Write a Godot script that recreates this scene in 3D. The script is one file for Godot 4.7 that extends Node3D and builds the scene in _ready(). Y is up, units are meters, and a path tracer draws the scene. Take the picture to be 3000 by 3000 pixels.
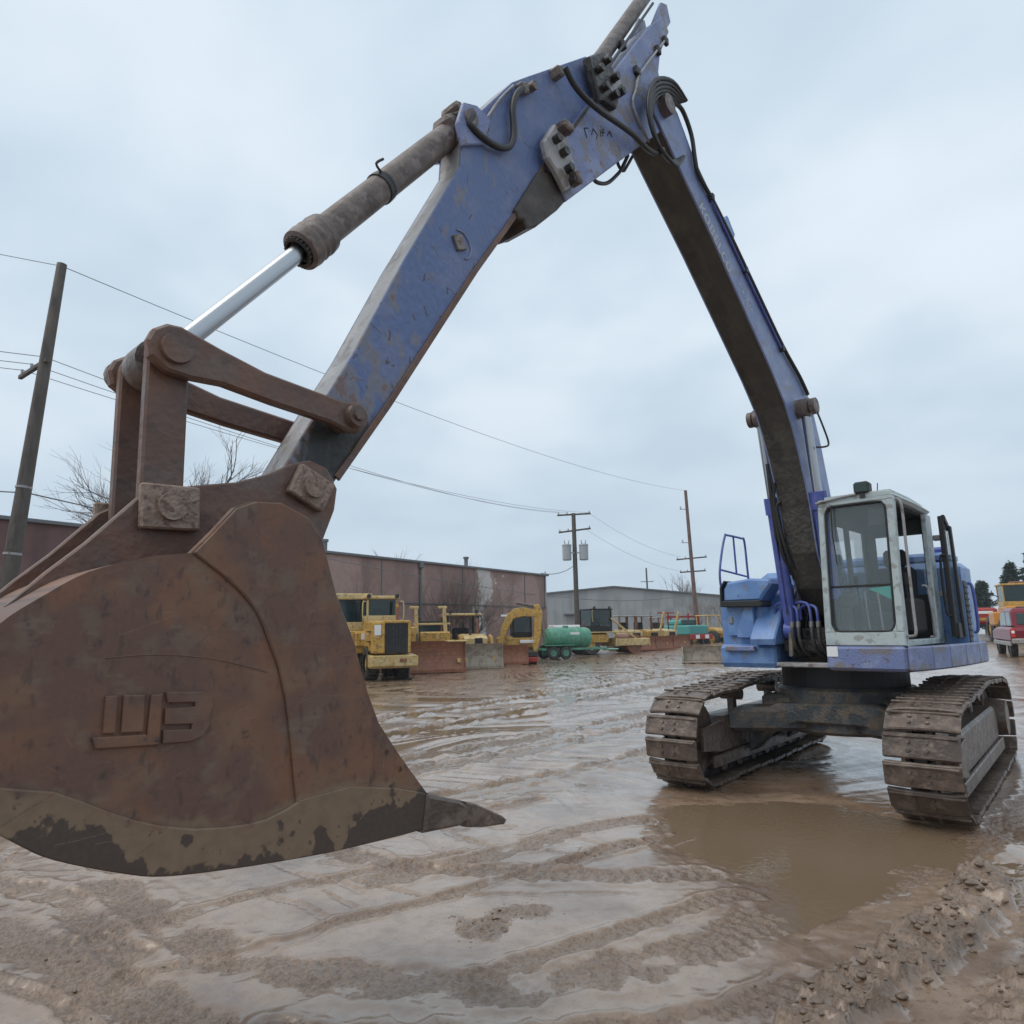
extends Node3D
# A muddy machinery yard under an overcast sky: a blue crawler excavator with a big rusty bucket in front.
# World: x to the right, y up, -z away from the camera. Metres. Vertex colours are linear.

const CAMERA_HEIGHT := 1.6
const EXCAVATOR_AT := Vector3(3.82, 0, -7.98)
const EXCAVATOR_TURN := -43.0

var M := {}
var taken := {}
var LUT := PackedByteArray()

# ------------------------------------------------------------------ mesh builder
class MB:
	var st := SurfaceTool.new()
	var u0 := 0.0
	var v0 := 0.0
	var us := 1.0
	var vs := 1.0
	var xf := Transform3D.IDENTITY
	func _init():
		st.begin(Mesh.PRIMITIVE_TRIANGLES)
	func uvrect(z0: float, y0: float, zs: float, ys: float) -> MB:
		u0 = z0; v0 = y0; us = zs; vs = ys
		return self
	func flat():
		st.set_smooth_group(-1)
	func smooth():
		st.set_smooth_group(1)
	func put(p: Vector3):
		st.set_uv(Vector2((p.z - u0) / us, 1.0 - (p.y - v0) / vs))
		st.add_vertex(xf * p)
	func tri(a: Vector3, b: Vector3, c: Vector3):
		put(a); put(c); put(b)
	func quad(a: Vector3, b: Vector3, c: Vector3, d: Vector3):
		tri(a, b, c); tri(a, c, d)
	func box(c: Vector3, s: Vector3, bev := 0.0, bs := Basis.IDENTITY):
		flat()
		var h := s * 0.5
		var e: float = min(bev, min(h.x, min(h.y, h.z)) * 0.9)
		var P := func(sx, sy, sz, ax): # corner vertex lying on the face across axis ax
			var v := Vector3(sx * (h.x - (0.0 if ax == 0 else e)), sy * (h.y - (0.0 if ax == 1 else e)), sz * (h.z - (0.0 if ax == 2 else e)))
			return c + bs * v
		for sg in [-1, 1]:
			_face([P.call(sg, -1, -1, 0), P.call(sg, 1, -1, 0), P.call(sg, 1, 1, 0), P.call(sg, -1, 1, 0)], sg > 0)
			_face([P.call(-1, sg, -1, 1), P.call(-1, sg, 1, 1), P.call(1, sg, 1, 1), P.call(1, sg, -1, 1)], sg > 0)
			_face([P.call(-1, -1, sg, 2), P.call(1, -1, sg, 2), P.call(1, 1, sg, 2), P.call(-1, 1, sg, 2)], sg > 0)
		if e > 0.0:
			for s1 in [-1, 1]:
				for s2 in [-1, 1]:
					_face([P.call(s1, s2, -1, 0), P.call(s1, s2, 1, 0), P.call(s1, s2, 1, 1), P.call(s1, s2, -1, 1)], s1 * s2 < 0)
					_face([P.call(s1, -1, s2, 0), P.call(s1, 1, s2, 0), P.call(s1, 1, s2, 2), P.call(s1, -1, s2, 2)], s1 * s2 > 0)
					_face([P.call(-1, s1, s2, 1), P.call(1, s1, s2, 1), P.call(1, s1, s2, 2), P.call(-1, s1, s2, 2)], s1 * s2 < 0)
					for s3 in [-1, 1]:
						var a = P.call(s1, s2, s3, 0)
						var b = P.call(s1, s2, s3, 1)
						var d = P.call(s1, s2, s3, 2)
						if s1 * s2 * s3 > 0: tri(a, b, d)
						else: tri(a, d, b)
		return self
	func _face(p, fwd):
		if fwd: quad(p[0], p[1], p[2], p[3])
		else: quad(p[3], p[2], p[1], p[0])
	# polygon in (z, y), pushed out along x from x0 to x1, edges eased by bev
	func prism(poly: PackedVector2Array, x0: float, x1: float, bev := 0.0, sides_smooth := false):
		var p := poly.duplicate()
		if Geometry2D.is_polygon_clockwise(p): p.reverse()
		var n := p.size()
		var q := PackedVector2Array()
		for i in n:
			var a := p[(i + n - 1) % n]
			var b := p[i]
			var c := p[(i + 1) % n]
			var e1 := (b - a).normalized()
			var e2 := (c - b).normalized()
			var n1 := Vector2(-e1.y, e1.x)
			var n2 := Vector2(-e2.y, e2.x)
			var m := n1 + n2
			var l: float = max(m.length_squared() * 0.5, 0.35)
			q.append(b + m * (bev / l))
		var t := Geometry2D.triangulate_polygon(q)
		flat()
		for k in range(0, t.size(), 3):
			var a := q[t[k]]
			var b := q[t[k + 1]]
			var c := q[t[k + 2]]
			if (b - a).cross(c - a) < 0.0:
				var w := b
				b = c
				c = w
			# counter-clockwise in (z right, y up) is seen from -x
			tri(Vector3(x0, a.y, a.x), Vector3(x0, b.y, b.x), Vector3(x0, c.y, c.x))
			tri(Vector3(x1, a.y, a.x), Vector3(x1, c.y, c.x), Vector3(x1, b.y, b.x))
		for i in n:
			var j := (i + 1) % n
			if bev > 0.0:
				flat()
				quad(Vector3(x0, q[i].y, q[i].x), Vector3(x0 + bev, p[i].y, p[i].x), Vector3(x0 + bev, p[j].y, p[j].x), Vector3(x0, q[j].y, q[j].x))
				quad(Vector3(x1 - bev, p[i].y, p[i].x), Vector3(x1, q[i].y, q[i].x), Vector3(x1, q[j].y, q[j].x), Vector3(x1 - bev, p[j].y, p[j].x))
			if sides_smooth: smooth()
			quad(Vector3(x0 + bev, p[i].y, p[i].x), Vector3(x1 - bev, p[i].y, p[i].x), Vector3(x1 - bev, p[j].y, p[j].x), Vector3(x0 + bev, p[j].y, p[j].x))
		return self
	# polygon in (x, z) plan pushed up from y0 to y1
	func slab(poly: PackedVector2Array, y0: float, y1: float, bev := 0.0):
		var keep := xf
		# prism makes (x, y, z) = (push, poly.y, poly.x); turn to (poly.x, push, poly.y)
		xf = xf * Transform3D(Basis(Vector3(0, 1, 0), Vector3(0, 0, 1), Vector3(1, 0, 0)), Vector3.ZERO)
		prism(poly, y0, y1, bev)
		xf = keep
		return self
	# polygon in (x, y) pushed along z
	func panel(poly: PackedVector2Array, z0: float, z1: float, bev := 0.0):
		var keep := xf
		xf = xf * Transform3D(Basis(Vector3(0, 0, -1), Vector3(0, 1, 0), Vector3(1, 0, 0)), Vector3.ZERO)
		prism(poly, -z1, -z0, bev)
		xf = keep
		return self
	func cyl(a: Vector3, b: Vector3, r0: float, r1 := -1.0, n := 16, caps := true):
		if r1 < 0.0: r1 = r0
		var d := (b - a).normalized()
		var u := d.cross(Vector3.UP if abs(d.y) < 0.95 else Vector3.RIGHT).normalized()
		var w := d.cross(u)
		for i in n:
			var t0 := TAU * i / n
			var t1 := TAU * (i + 1) / n
			var e0 := u * cos(t0) + w * sin(t0)
			var e1 := u * cos(t1) + w * sin(t1)
			smooth()
			quad(a + e0 * r0, a + e1 * r0, b + e1 * r1, b + e0 * r1)
			if caps:
				flat()
				tri(b, b + e0 * r1, b + e1 * r1)
				tri(a, a + e1 * r0, a + e0 * r0)
		return self
	func tube(pts: Array, r: float, n := 8, r_end := -1.0):
		smooth()
		var rings := []
		var u := Vector3.ZERO
		for i in pts.size():
			var d: Vector3 = (pts[min(i + 1, pts.size() - 1)] - pts[max(i - 1, 0)]).normalized()
			if u == Vector3.ZERO: u = d.cross(Vector3.UP if abs(d.y) < 0.9 else Vector3.RIGHT).normalized()
			else: u = (u - d * u.dot(d)).normalized()
			var w := d.cross(u)
			var rr: float = r if r_end < 0.0 else lerp(r, r_end, float(i) / (pts.size() - 1))
			var ring := []
			for k in n: ring.append(pts[i] + (u * cos(TAU * k / n) + w * sin(TAU * k / n)) * rr)
			rings.append(ring)
		for i in rings.size() - 1:
			for k in n:
				var k1 := (k + 1) % n
				quad(rings[i][k], rings[i][k1], rings[i + 1][k1], rings[i + 1][k])
		flat()
		for k in range(1, n - 1):
			tri(rings[0][0], rings[0][k + 1], rings[0][k])
			var l: Array = rings[-1]
			tri(l[0], l[k], l[k + 1])
		return self
	# profile of (radius, along) turned round the axis a -> direction d
	func lathe(a: Vector3, d: Vector3, prof: Array, n := 24):
		var u := d.cross(Vector3.UP if abs(d.y) < 0.95 else Vector3.RIGHT).normalized()
		var w := d.cross(u)
		smooth()
		for i in prof.size() - 1:
			for k in n:
				var e0 := u * cos(TAU * k / n) + w * sin(TAU * k / n)
				var e1 := u * cos(TAU * (k + 1) / n) + w * sin(TAU * (k + 1) / n)
				st.set_smooth_group(10 + i)
				quad(a + d * prof[i].y + e0 * prof[i].x, a + d * prof[i].y + e1 * prof[i].x, a + d * prof[i + 1].y + e1 * prof[i + 1].x, a + d * prof[i + 1].y + e0 * prof[i + 1].x)
		return self
	func done() -> ArrayMesh:
		st.generate_normals()
		return st.commit()

func mb() -> MB:
	return MB.new()

func poly(a: Array) -> PackedVector2Array:
	var r := PackedVector2Array()
	for i in range(0, a.size(), 2): r.append(Vector2(a[i], a[i + 1]))
	return r

func disc(cx: float, cy: float, r: float, n := 20, a0 := 0.0) -> PackedVector2Array:
	var p := PackedVector2Array()
	for i in n: p.append(Vector2(cx + cos(a0 + TAU * i / n) * r, cy + sin(a0 + TAU * i / n) * r))
	return p

# a bar with round ends of two radii between two points of the (z, y) plane
func stadium(a: Vector2, ra: float, b: Vector2, rb: float, n := 10) -> PackedVector2Array:
	var p := PackedVector2Array()
	var d := (b - a).angle()
	for i in n + 1:
		var t := d + PI / 2 + PI * i / n
		p.append(a + Vector2(cos(t), sin(t)) * ra)
	for i in n + 1:
		var t := d - PI / 2 + PI * i / n
		p.append(b + Vector2(cos(t), sin(t)) * rb)
	return p

func bend(pts: Array, steps := 6) -> Array:
	var c := Curve3D.new()
	for i in pts.size():
		var t: Vector3 = (pts[min(i + 1, pts.size() - 1)] - pts[max(i - 1, 0)]) / 6.0
		c.add_point(pts[i], -t, t)
	var r := []
	for i in pts.size() - 1:
		for k in steps: r.append(c.sample(i, float(k) / steps))
	r.append(pts[-1])
	return r

# ------------------------------------------------------------------ objects
func numbered(called: String) -> String:
	if not taken.has(called):
		taken[called] = 0
		return called
	taken[called] += 1
	return "%s_%03d" % [called, taken[called]]

func tag(o: Node, label: String, category := "", group := "", kind := ""):
	if label: o.set_meta("label", label)
	if category: o.set_meta("category", category)
	if group: o.set_meta("group", group)
	if kind: o.set_meta("kind", kind)
	return o

func thing(called: String, label: String, category: String, at := Vector3.ZERO, turn := 0.0, group := "") -> Node3D:
	var o := Node3D.new()
	o.name = numbered(called)
	add_child(o)
	o.position = at
	o.rotation_degrees.y = turn
	tag(o, label, category, group)
	return o

func hub(called: String, parent: Node) -> Node3D:
	var o := Node3D.new()
	o.name = called
	parent.add_child(o, true)
	return o

func obj(called: String, b, m, parent: Node) -> MeshInstance3D:
	var o := MeshInstance3D.new()
	o.mesh = b.done() if b is MB else b
	if m: o.material_override = M[m] if m is String else m
	o.name = numbered(called) if parent == self else called
	parent.add_child(o, true)
	return o

func struct(called: String, b, m) -> MeshInstance3D:
	return tag(obj(called, b, m, self), "", "", "", "structure")

# ------------------------------------------------------------------ textures
func lin(r: float, g: float, b: float) -> Color:
	return Color(r, g, b).linear_to_srgb()

func noise(s: int, freq: float, oct := 4, kind := FastNoiseLite.TYPE_SIMPLEX_SMOOTH) -> FastNoiseLite:
	var n := FastNoiseLite.new()
	n.seed = s
	n.noise_type = kind
	n.frequency = freq
	n.fractal_octaves = oct
	return n

# noise picture, one byte a pixel; sx, sy stretch it
func field(w: int, h: int, s: int, freq: float, oct := 4, sx := 1.0, sy := 1.0) -> PackedByteArray:
	var im := noise(s, freq, oct).get_seamless_image(max(8, int(w / sx)), max(8, int(h / sy)))
	im.convert(Image.FORMAT_L8)
	if im.get_width() != w or im.get_height() != h: im.resize(w, h, Image.INTERPOLATE_CUBIC)
	return im.get_data()

func sstep(a: float, b: float, x: float) -> float:
	var t := clampf((x - a) / (b - a), 0.0, 1.0)
	return t * t * (3.0 - 2.0 * t)

func to_bytes(c: Vector3, out: PackedByteArray, k: int):
	out[k] = LUT[clampi(int(c.x * 4095.0), 0, 4095)]
	out[k + 1] = LUT[clampi(int(c.y * 4095.0), 0, 4095)]
	out[k + 2] = LUT[clampi(int(c.z * 4095.0), 0, 4095)]

# layers: [colour (linear Vector3), seed, frequency, octaves, low, high, strength, stretch x, stretch y]
func layered(size: int, base: Vector3, layers: Array) -> ImageTexture:
	var n := size * size
	var cr := PackedFloat32Array(); cr.resize(n); cr.fill(base.x)
	var cg := PackedFloat32Array(); cg.resize(n); cg.fill(base.y)
	var cb := PackedFloat32Array(); cb.resize(n); cb.fill(base.z)
	for l in layers:
		var f := field(size, size, l[1], l[2], l[3], l[7] if l.size() > 7 else 1.0, l[8] if l.size() > 8 else 1.0)
		var col: Vector3 = l[0]
		var mix := PackedFloat32Array(); mix.resize(256)
		for i in 256: mix[i] = sstep(l[4], l[5], i / 255.0) * l[6]
		for i in n:
			var a := mix[f[i]]
			if a > 0.0:
				cr[i] += (col.x - cr[i]) * a
				cg[i] += (col.y - cg[i]) * a
				cb[i] += (col.z - cb[i]) * a
	var out := PackedByteArray(); out.resize(n * 3)
	for i in n:
		out[i * 3] = LUT[clampi(int(cr[i] * 4095.0), 0, 4095)]
		out[i * 3 + 1] = LUT[clampi(int(cg[i] * 4095.0), 0, 4095)]
		out[i * 3 + 2] = LUT[clampi(int(cb[i] * 4095.0), 0, 4095)]
	return ImageTexture.create_from_image(Image.create_from_data(size, size, false, Image.FORMAT_RGB8, out))

func grey(size: int, s: int, freq: float, oct: int, lo: float, hi: float) -> ImageTexture:
	var f := field(size, size, s, freq, oct)
	for i in f.size(): f[i] = int(255.0 * lerp(lo, hi, f[i] / 255.0))
	return ImageTexture.create_from_image(Image.create_from_data(size, size, false, Image.FORMAT_L8, f))

func bumps(size: int, s: int, freq: float, oct: int, strength: float) -> ImageTexture:
	var im := noise(s, freq, oct).get_seamless_image(size, size)
	im.convert(Image.FORMAT_RGBA8)
	im.bump_map_to_normal_map(strength)
	return ImageTexture.create_from_image(im)

func plain(name: String, c: Color, rough := 0.6, metal := 0.0) -> StandardMaterial3D:
	var m := StandardMaterial3D.new()
	m.albedo_color = c
	m.roughness = rough
	m.metallic = metal
	M[name] = m
	return m

# a textured material that needs no UVs; scale is repeats a metre
func worn(name: String, t: Texture2D, scale: float, rough := 0.6, bump := "", depth := 0.4, metal := 0.0) -> StandardMaterial3D:
	var m := plain(name, Color.WHITE, rough, metal)
	m.albedo_texture = t
	m.uv1_triplanar = true
	m.uv1_scale = Vector3.ONE * scale
	m.roughness_texture = M["rough_map"]
	m.roughness = rough
	if bump:
		m.normal_enabled = true
		m.normal_texture = M[bump]
		m.normal_scale = depth
	return m

# ------------------------------------------------------------------ camera, sky, sun
func set_view():
	var cam := Camera3D.new()
	cam.name = "camera"
	cam.fov = 73.74
	cam.near = 0.05
	cam.far = 1500.0
	add_child(cam)
	var pitch := atan(345.0 / 2000.0)
	cam.transform = Transform3D(Basis(Vector3.RIGHT, pitch) * Basis(Vector3.BACK, deg_to_rad(-0.9)), Vector3(0, CAMERA_HEIGHT, 0))
	cam.current = true
	var we := WorldEnvironment.new()
	we.name = "world_environment"
	var e := Environment.new()
	e.background_mode = Environment.BG_SKY
	var sky := Sky.new()
	var pm := PanoramaSkyMaterial.new()
	pm.panorama = cloud_panorama()
	sky.sky_material = pm
	e.sky = sky
	e.background_energy_multiplier = 1.0
	e.tonemap_mode = Environment.TONE_MAPPER_LINEAR
	e.tonemap_exposure = 1.06
	e.ambient_light_source = Environment.AMBIENT_SOURCE_SKY
	e.sdfgi_enabled = true
	e.ssao_enabled = true
	e.ssil_enabled = true
	e.fog_enabled = true
	e.fog_density = 0.0006
	e.fog_light_color = lin(0.55, 0.63, 0.70)
	we.environment = e
	add_child(we)
	var sun := DirectionalLight3D.new()
	sun.name = "sun"
	sun.light_energy = 0.5
	sun.light_color = Color(1.0, 0.965, 0.915)
	sun.light_angular_distance = 55.0
	sun.shadow_enabled = true
	sun.rotation_degrees = Vector3(-56, -70, 0)
	add_child(sun)

# an overcast dome: soft blue-grey cloud with paler breaks, the same all round
func cloud_panorama() -> ImageTexture:
	var w := 1024
	var h := 512
	var a := noise(11, 0.9, 4)
	var b := noise(12, 2.6, 4)
	var im := Image.create(w, h, false, Image.FORMAT_RGBF)
	for y in h:
		var up := PI * (0.5 - (y + 0.5) / h)
		var cu := cos(up)
		var su := sin(up)
		# flat cloud layer: look it up where the ray meets a plane, so that bands crowd towards the horizon
		var k: float = 1.0 / (absf(su) + 0.22)
		for x in w:
			var t := TAU * (x + 0.5) / w
			var px := cos(t) * cu * k
			var pz := sin(t) * cu * k
			var n := 0.5 + 0.5 * a.get_noise_3d(px, 3.0, pz) + 0.22 * b.get_noise_3d(px, 9.0, pz)
			var f := sstep(0.20, 0.84, n)
			var low := sstep(0.45, 0.0, absf(su))
			var c := Vector3(0.540, 0.655, 0.765).lerp(Vector3(0.735, 0.830, 0.922), f)
			c = c.lerp(Vector3(0.50, 0.61, 0.71), low * 0.7)
			im.set_pixel(x, y, Color(c.x, c.y, c.z))
	return ImageTexture.create_from_image(im)

# ------------------------------------------------------------------ materials
func set_materials():
	LUT.resize(4096)
	for i in 4096:
		LUT[i] = int(round(255.0 * Color(i / 4095.0, 0, 0).linear_to_srgb().r))
	M["rough_map"] = grey(256, 5, 0.02, 4, 0.55, 1.0)
	M["grain"] = bumps(512, 6, 0.06, 5, 6.0)
	M["pitted"] = bumps(512, 7, 0.025, 5, 10.0)
	M["fine"] = bumps(512, 8, 0.12, 4, 5.0)
	# paint of the excavator: faded blue, chipped to rust, mud film in patches
	var blue := Vector3(0.120, 0.235, 0.49)
	worn("blue", layered(512, blue, [[Vector3(0.19, 0.315, 0.56), 21, 0.012, 3, 0.35, 0.8, 0.75], [Vector3(0.085, 0.15, 0.38), 22, 0.02, 4, 0.5, 0.85, 0.5], [Vector3(0.20, 0.185, 0.17), 23, 0.015, 5, 0.66, 0.82, 0.55], [Vector3(0.085, 0.05, 0.04), 24, 0.06, 4, 0.83, 0.86, 0.85]]), 0.55, 0.5, "fine", 0.12)
	worn("boom_blue", layered(512, Vector3(0.165, 0.215, 0.40), [[Vector3(0.22, 0.26, 0.42), 25, 0.012, 3, 0.4, 0.8, 0.7], [Vector3(0.17, 0.165, 0.18), 26, 0.02, 5, 0.6, 0.8, 0.6], [Vector3(0.08, 0.06, 0.055), 27, 0.06, 4, 0.80, 0.84, 0.8]]), 0.6, 0.5, "fine", 0.12)
	worn("blue_dirty", layered(512, Vector3(0.16, 0.20, 0.38), [[Vector3(0.25, 0.29, 0.46), 31, 0.012, 3, 0.4, 0.8, 0.7], [Vector3(0.19, 0.165, 0.145), 32, 0.012, 5, 0.48, 0.72, 0.8], [Vector3(0.14, 0.105, 0.085), 33, 0.04, 5, 0.70, 0.80, 0.7], [Vector3(0.05, 0.03, 0.025), 34, 0.08, 4, 0.80, 0.84, 0.9]]), 0.6, 0.55, "fine", 0.2)
	worn("deep_blue", layered(256, Vector3(0.07, 0.10, 0.36), [[Vector3(0.14, 0.17, 0.42), 35, 0.02, 4, 0.45, 0.8, 0.7], [Vector3(0.10, 0.09, 0.09), 36, 0.03, 4, 0.62, 0.8, 0.6]]), 0.8, 0.45, "fine", 0.12)
	worn("pale_paint", layered(256, Vector3(0.45, 0.52, 0.53), [[Vector3(0.33, 0.38, 0.40), 41, 0.02, 4, 0.45, 0.8, 0.7], [Vector3(0.20, 0.17, 0.14), 42, 0.03, 5, 0.66, 0.8, 0.6]]), 0.7, 0.55, "fine", 0.12)
	worn("grey_metal", layered(256, Vector3(0.30, 0.30, 0.31), [[Vector3(0.42, 0.41, 0.41), 43, 0.02, 4, 0.45, 0.7, 0.7], [Vector3(0.14, 0.10, 0.08), 44, 0.03, 5, 0.6, 0.78, 0.8]]), 0.8, 0.6, "fine", 0.2)
	worn("rust", layered(512, Vector3(0.125, 0.068, 0.052), [[Vector3(0.165, 0.084, 0.053), 51, 0.008, 3, 0.35, 0.75, 0.8], [Vector3(0.125, 0.10, 0.085), 52, 0.010, 4, 0.52, 0.78, 0.55], [Vector3(0.075, 0.05, 0.043), 53, 0.02, 5, 0.62, 0.8, 0.5]]), 0.7, 0.62, "grain", 0.18)
	worn("crust", layered(512, Vector3(0.22, 0.155, 0.12), [[Vector3(0.30, 0.22, 0.175), 54, 0.02, 5, 0.4, 0.7, 0.9], [Vector3(0.12, 0.07, 0.055), 55, 0.03, 5, 0.58, 0.75, 0.8]]), 1.6, 0.75, "grain", 0.45)
	worn("grease", layered(256, Vector3(0.022, 0.020, 0.020), [[Vector3(0.06, 0.05, 0.045), 56, 0.03, 5, 0.5, 0.75, 0.8]]), 1.2, 0.5, "pitted", 0.5)
	worn("under_dirt", layered(512, Vector3(0.052, 0.047, 0.043), [[Vector3(0.024, 0.022, 0.021), 57, 0.008, 4, 0.42, 0.62, 0.85, 1.0, 3.0], [Vector3(0.085, 0.073, 0.060), 58, 0.015, 5, 0.5, 0.75, 0.7], [Vector3(0.07, 0.07, 0.05), 59, 0.03, 4, 0.6, 0.7, 0.6]]), 0.5, 0.8, "grain", 0.5)
	worn("dark_steel", layered(256, Vector3(0.045, 0.034, 0.028), [[Vector3(0.085, 0.06, 0.045), 60, 0.03, 5, 0.5, 0.75, 0.7]]), 1.0, 0.7, "grain", 0.25)
	worn("barrel", layered(512, Vector3(0.135, 0.105, 0.092), [[Vector3(0.23, 0.19, 0.175), 61, 0.015, 5, 0.5, 0.66, 0.8], [Vector3(0.07, 0.05, 0.042), 62, 0.02, 5, 0.55, 0.72, 0.8]]), 0.9, 0.6, "grain", 0.3)
	worn("track_mud", layered(512, Vector3(0.130, 0.092, 0.070), [[Vector3(0.085, 0.060, 0.047), 63, 0.015, 5, 0.42, 0.7, 0.85], [Vector3(0.185, 0.14, 0.11), 64, 0.02, 5, 0.55, 0.75, 0.7], [Vector3(0.075, 0.055, 0.05), 65, 0.035, 5, 0.64, 0.76, 0.7]]), 0.9, 0.5, "pitted", 0.3)
	worn("track_mud_dark", layered(256, Vector3(0.082, 0.058, 0.045), [[Vector3(0.16, 0.12, 0.095), 165, 0.02, 5, 0.5, 0.75, 0.8]]), 0.9, 0.45, "pitted", 0.3)
	worn("chassis", layered(256, Vector3(0.055, 0.06, 0.065), [[Vector3(0.165, 0.125, 0.09), 66, 0.02, 5, 0.40, 0.65, 0.85], [Vector3(0.10, 0.11, 0.12), 67, 0.02, 4, 0.5, 0.8, 0.6]]), 0.8, 0.5, "grain", 0.4)
	worn("clod", layered(256, Vector3(0.15, 0.105, 0.075), [[Vector3(0.21, 0.155, 0.115), 69, 0.02, 4, 0.45, 0.75, 0.8]]), 2.0, 0.5)
	plain("black", lin(0.018, 0.018, 0.019), 0.5)
	worn("rubber", layered(256, Vector3(0.035, 0.033, 0.032), [[Vector3(0.13, 0.115, 0.10), 68, 0.03, 5, 0.55, 0.8, 0.7]]), 1.0, 0.8, "grain", 0.3)
	plain("hose", lin(0.025, 0.024, 0.024), 0.45)
	plain("chrome", lin(0.44, 0.46, 0.485), 0.30, 1.0)
	plain("steel", lin(0.28, 0.27, 0.26), 0.45, 0.7)
	plain("white", lin(0.78, 0.78, 0.78), 0.5)
	plain("decal", lin(0.42, 0.45, 0.50), 0.7)
	plain("teal", lin(0.02, 0.42, 0.34), 0.8)
	plain("interior", lin(0.024, 0.023, 0.022), 0.8)
	plain("interior_pale", lin(0.085, 0.088, 0.088), 0.8)
	plain("seat", lin(0.02, 0.02, 0.022), 0.85)
	plain("red_light", lin(0.5, 0.03, 0.03), 0.3)
	var g := plain("glass", Color(0.80, 0.90, 0.90, 0.06), 0.03)
	g.transparency = BaseMaterial3D.TRANSPARENCY_ALPHA
	var g2 := plain("dusty_glass", Color(0.55, 0.62, 0.62, 0.11), 0.05)
	g2.transparency = BaseMaterial3D.TRANSPARENCY_ALPHA
	plain("dark_glass", lin(0.03, 0.05, 0.05), 0.06)
	var g3 := plain("green_glass", Color(0.10, 0.20, 0.19, 0.55), 0.06)
	g3.transparency = BaseMaterial3D.TRANSPARENCY_ALPHA
	# the machines in the row
	worn("yellow", layered(256, Vector3(0.50, 0.29, 0.055), [[Vector3(0.55, 0.38, 0.13), 71, 0.02, 4, 0.4, 0.75, 0.7], [Vector3(0.25, 0.13, 0.05), 72, 0.03, 5, 0.62, 0.78, 0.8], [Vector3(0.10, 0.06, 0.04), 73, 0.05, 4, 0.72, 0.80, 0.8]]), 0.6, 0.5)
	worn("pale_yellow", layered(256, Vector3(0.55, 0.40, 0.16), [[Vector3(0.60, 0.50, 0.30), 74, 0.02, 4, 0.4, 0.75, 0.7], [Vector3(0.30, 0.17, 0.08), 75, 0.03, 5, 0.62, 0.78, 0.7]]), 0.6, 0.55)
	worn("orange", layered(256, Vector3(0.52, 0.22, 0.03), [[Vector3(0.42, 0.19, 0.05), 76, 0.02, 4, 0.5, 0.8, 0.7]]), 0.6, 0.45)
	worn("red_rust", layered(256, Vector3(0.25, 0.098, 0.05), [[Vector3(0.18, 0.08, 0.05), 77, 0.02, 4, 0.4, 0.75, 0.8], [Vector3(0.32, 0.15, 0.08), 78, 0.03, 5, 0.6, 0.78, 0.6]]), 0.5, 0.7)
	worn("blade_grey", layered(256, Vector3(0.28, 0.235, 0.18), [[Vector3(0.17, 0.13, 0.10), 79, 0.02, 5, 0.45, 0.7, 0.8], [Vector3(0.36, 0.32, 0.27), 80, 0.03, 5, 0.58, 0.78, 0.6]]), 0.6, 0.6)
	worn("green", layered(256, Vector3(0.09, 0.27, 0.18), [[Vector3(0.16, 0.36, 0.26), 81, 0.02, 4, 0.45, 0.8, 0.7], [Vector3(0.06, 0.15, 0.10), 82, 0.03, 5, 0.6, 0.8, 0.6]]), 0.5, 0.5)
	plain("teal_paint", lin(0.07, 0.28, 0.26), 0.45)
	plain("red_paint", lin(0.33, 0.035, 0.028), 0.45)
	var sp := plain("suv_red", lin(0.17, 0.006, 0.016), 0.32)
	sp.clearcoat_enabled = true
	sp.clearcoat = 0.15
	sp.clearcoat_roughness = 0.1
	worn("suv_trim", layered(256, Vector3(0.30, 0.29, 0.28), [[Vector3(0.20, 0.17, 0.15), 83, 0.03, 5, 0.5, 0.75, 0.8]]), 1.0, 0.5)
	# setting
	worn("pole_wood", layered(256, Vector3(0.095, 0.080, 0.068), [[Vector3(0.045, 0.037, 0.032), 84, 0.02, 4, 0.45, 0.7, 0.8, 1.0, 6.0], [Vector3(0.155, 0.14, 0.12), 85, 0.02, 4, 0.6, 0.8, 0.6, 1.0, 6.0]]), 0.7, 0.85, "grain", 0.3)
	worn("red_pole_wood", layered(256, Vector3(0.17, 0.105, 0.085), [[Vector3(0.10, 0.07, 0.06), 86, 0.02, 4, 0.45, 0.7, 0.8, 1.0, 6.0]]), 0.7, 0.85)
	plain("wire", lin(0.16, 0.165, 0.17), 0.6)
	plain("transformer", lin(0.36, 0.38, 0.40), 0.5)
	worn("metal_siding", layered(256, Vector3(0.34, 0.355, 0.36), [[Vector3(0.27, 0.28, 0.285), 87, 0.012, 4, 0.4, 0.75, 0.8, 1.0, 4.0]]), 0.12, 0.6)
	plain("roof_edge", lin(0.15, 0.16, 0.17), 0.6)
	plain("door_grey", lin(0.25, 0.25, 0.26), 0.6)
	worn("bark", layered(256, Vector3(0.13, 0.105, 0.09), [[Vector3(0.08, 0.065, 0.055), 88, 0.03, 4, 0.45, 0.7, 0.8]]), 1.0, 0.9)
	worn("twig", layered(256, Vector3(0.17, 0.135, 0.115), [[Vector3(0.11, 0.085, 0.075), 89, 0.03, 4, 0.45, 0.7, 0.8]]), 1.0, 0.9)
	var lf := plain("needles", lin(0.022, 0.035, 0.020), 0.8)
	lf.backlight_enabled = true
	lf.backlight = Color(0.1, 0.12, 0.06)
	# water that fills the low places: thick with silt
	var wt := plain("silt_water", lin(0.185, 0.130, 0.084), 0.07)
	wt.metallic_specular = 0.5
	wt.uv1_triplanar = true
	wt.uv1_world_triplanar = true
	wt.uv1_scale = Vector3.ONE * 0.8
	wt.normal_enabled = true
	wt.normal_texture = bumps(512, 99, 0.03, 3, 2.0)
	wt.normal_scale = 0.22
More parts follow.
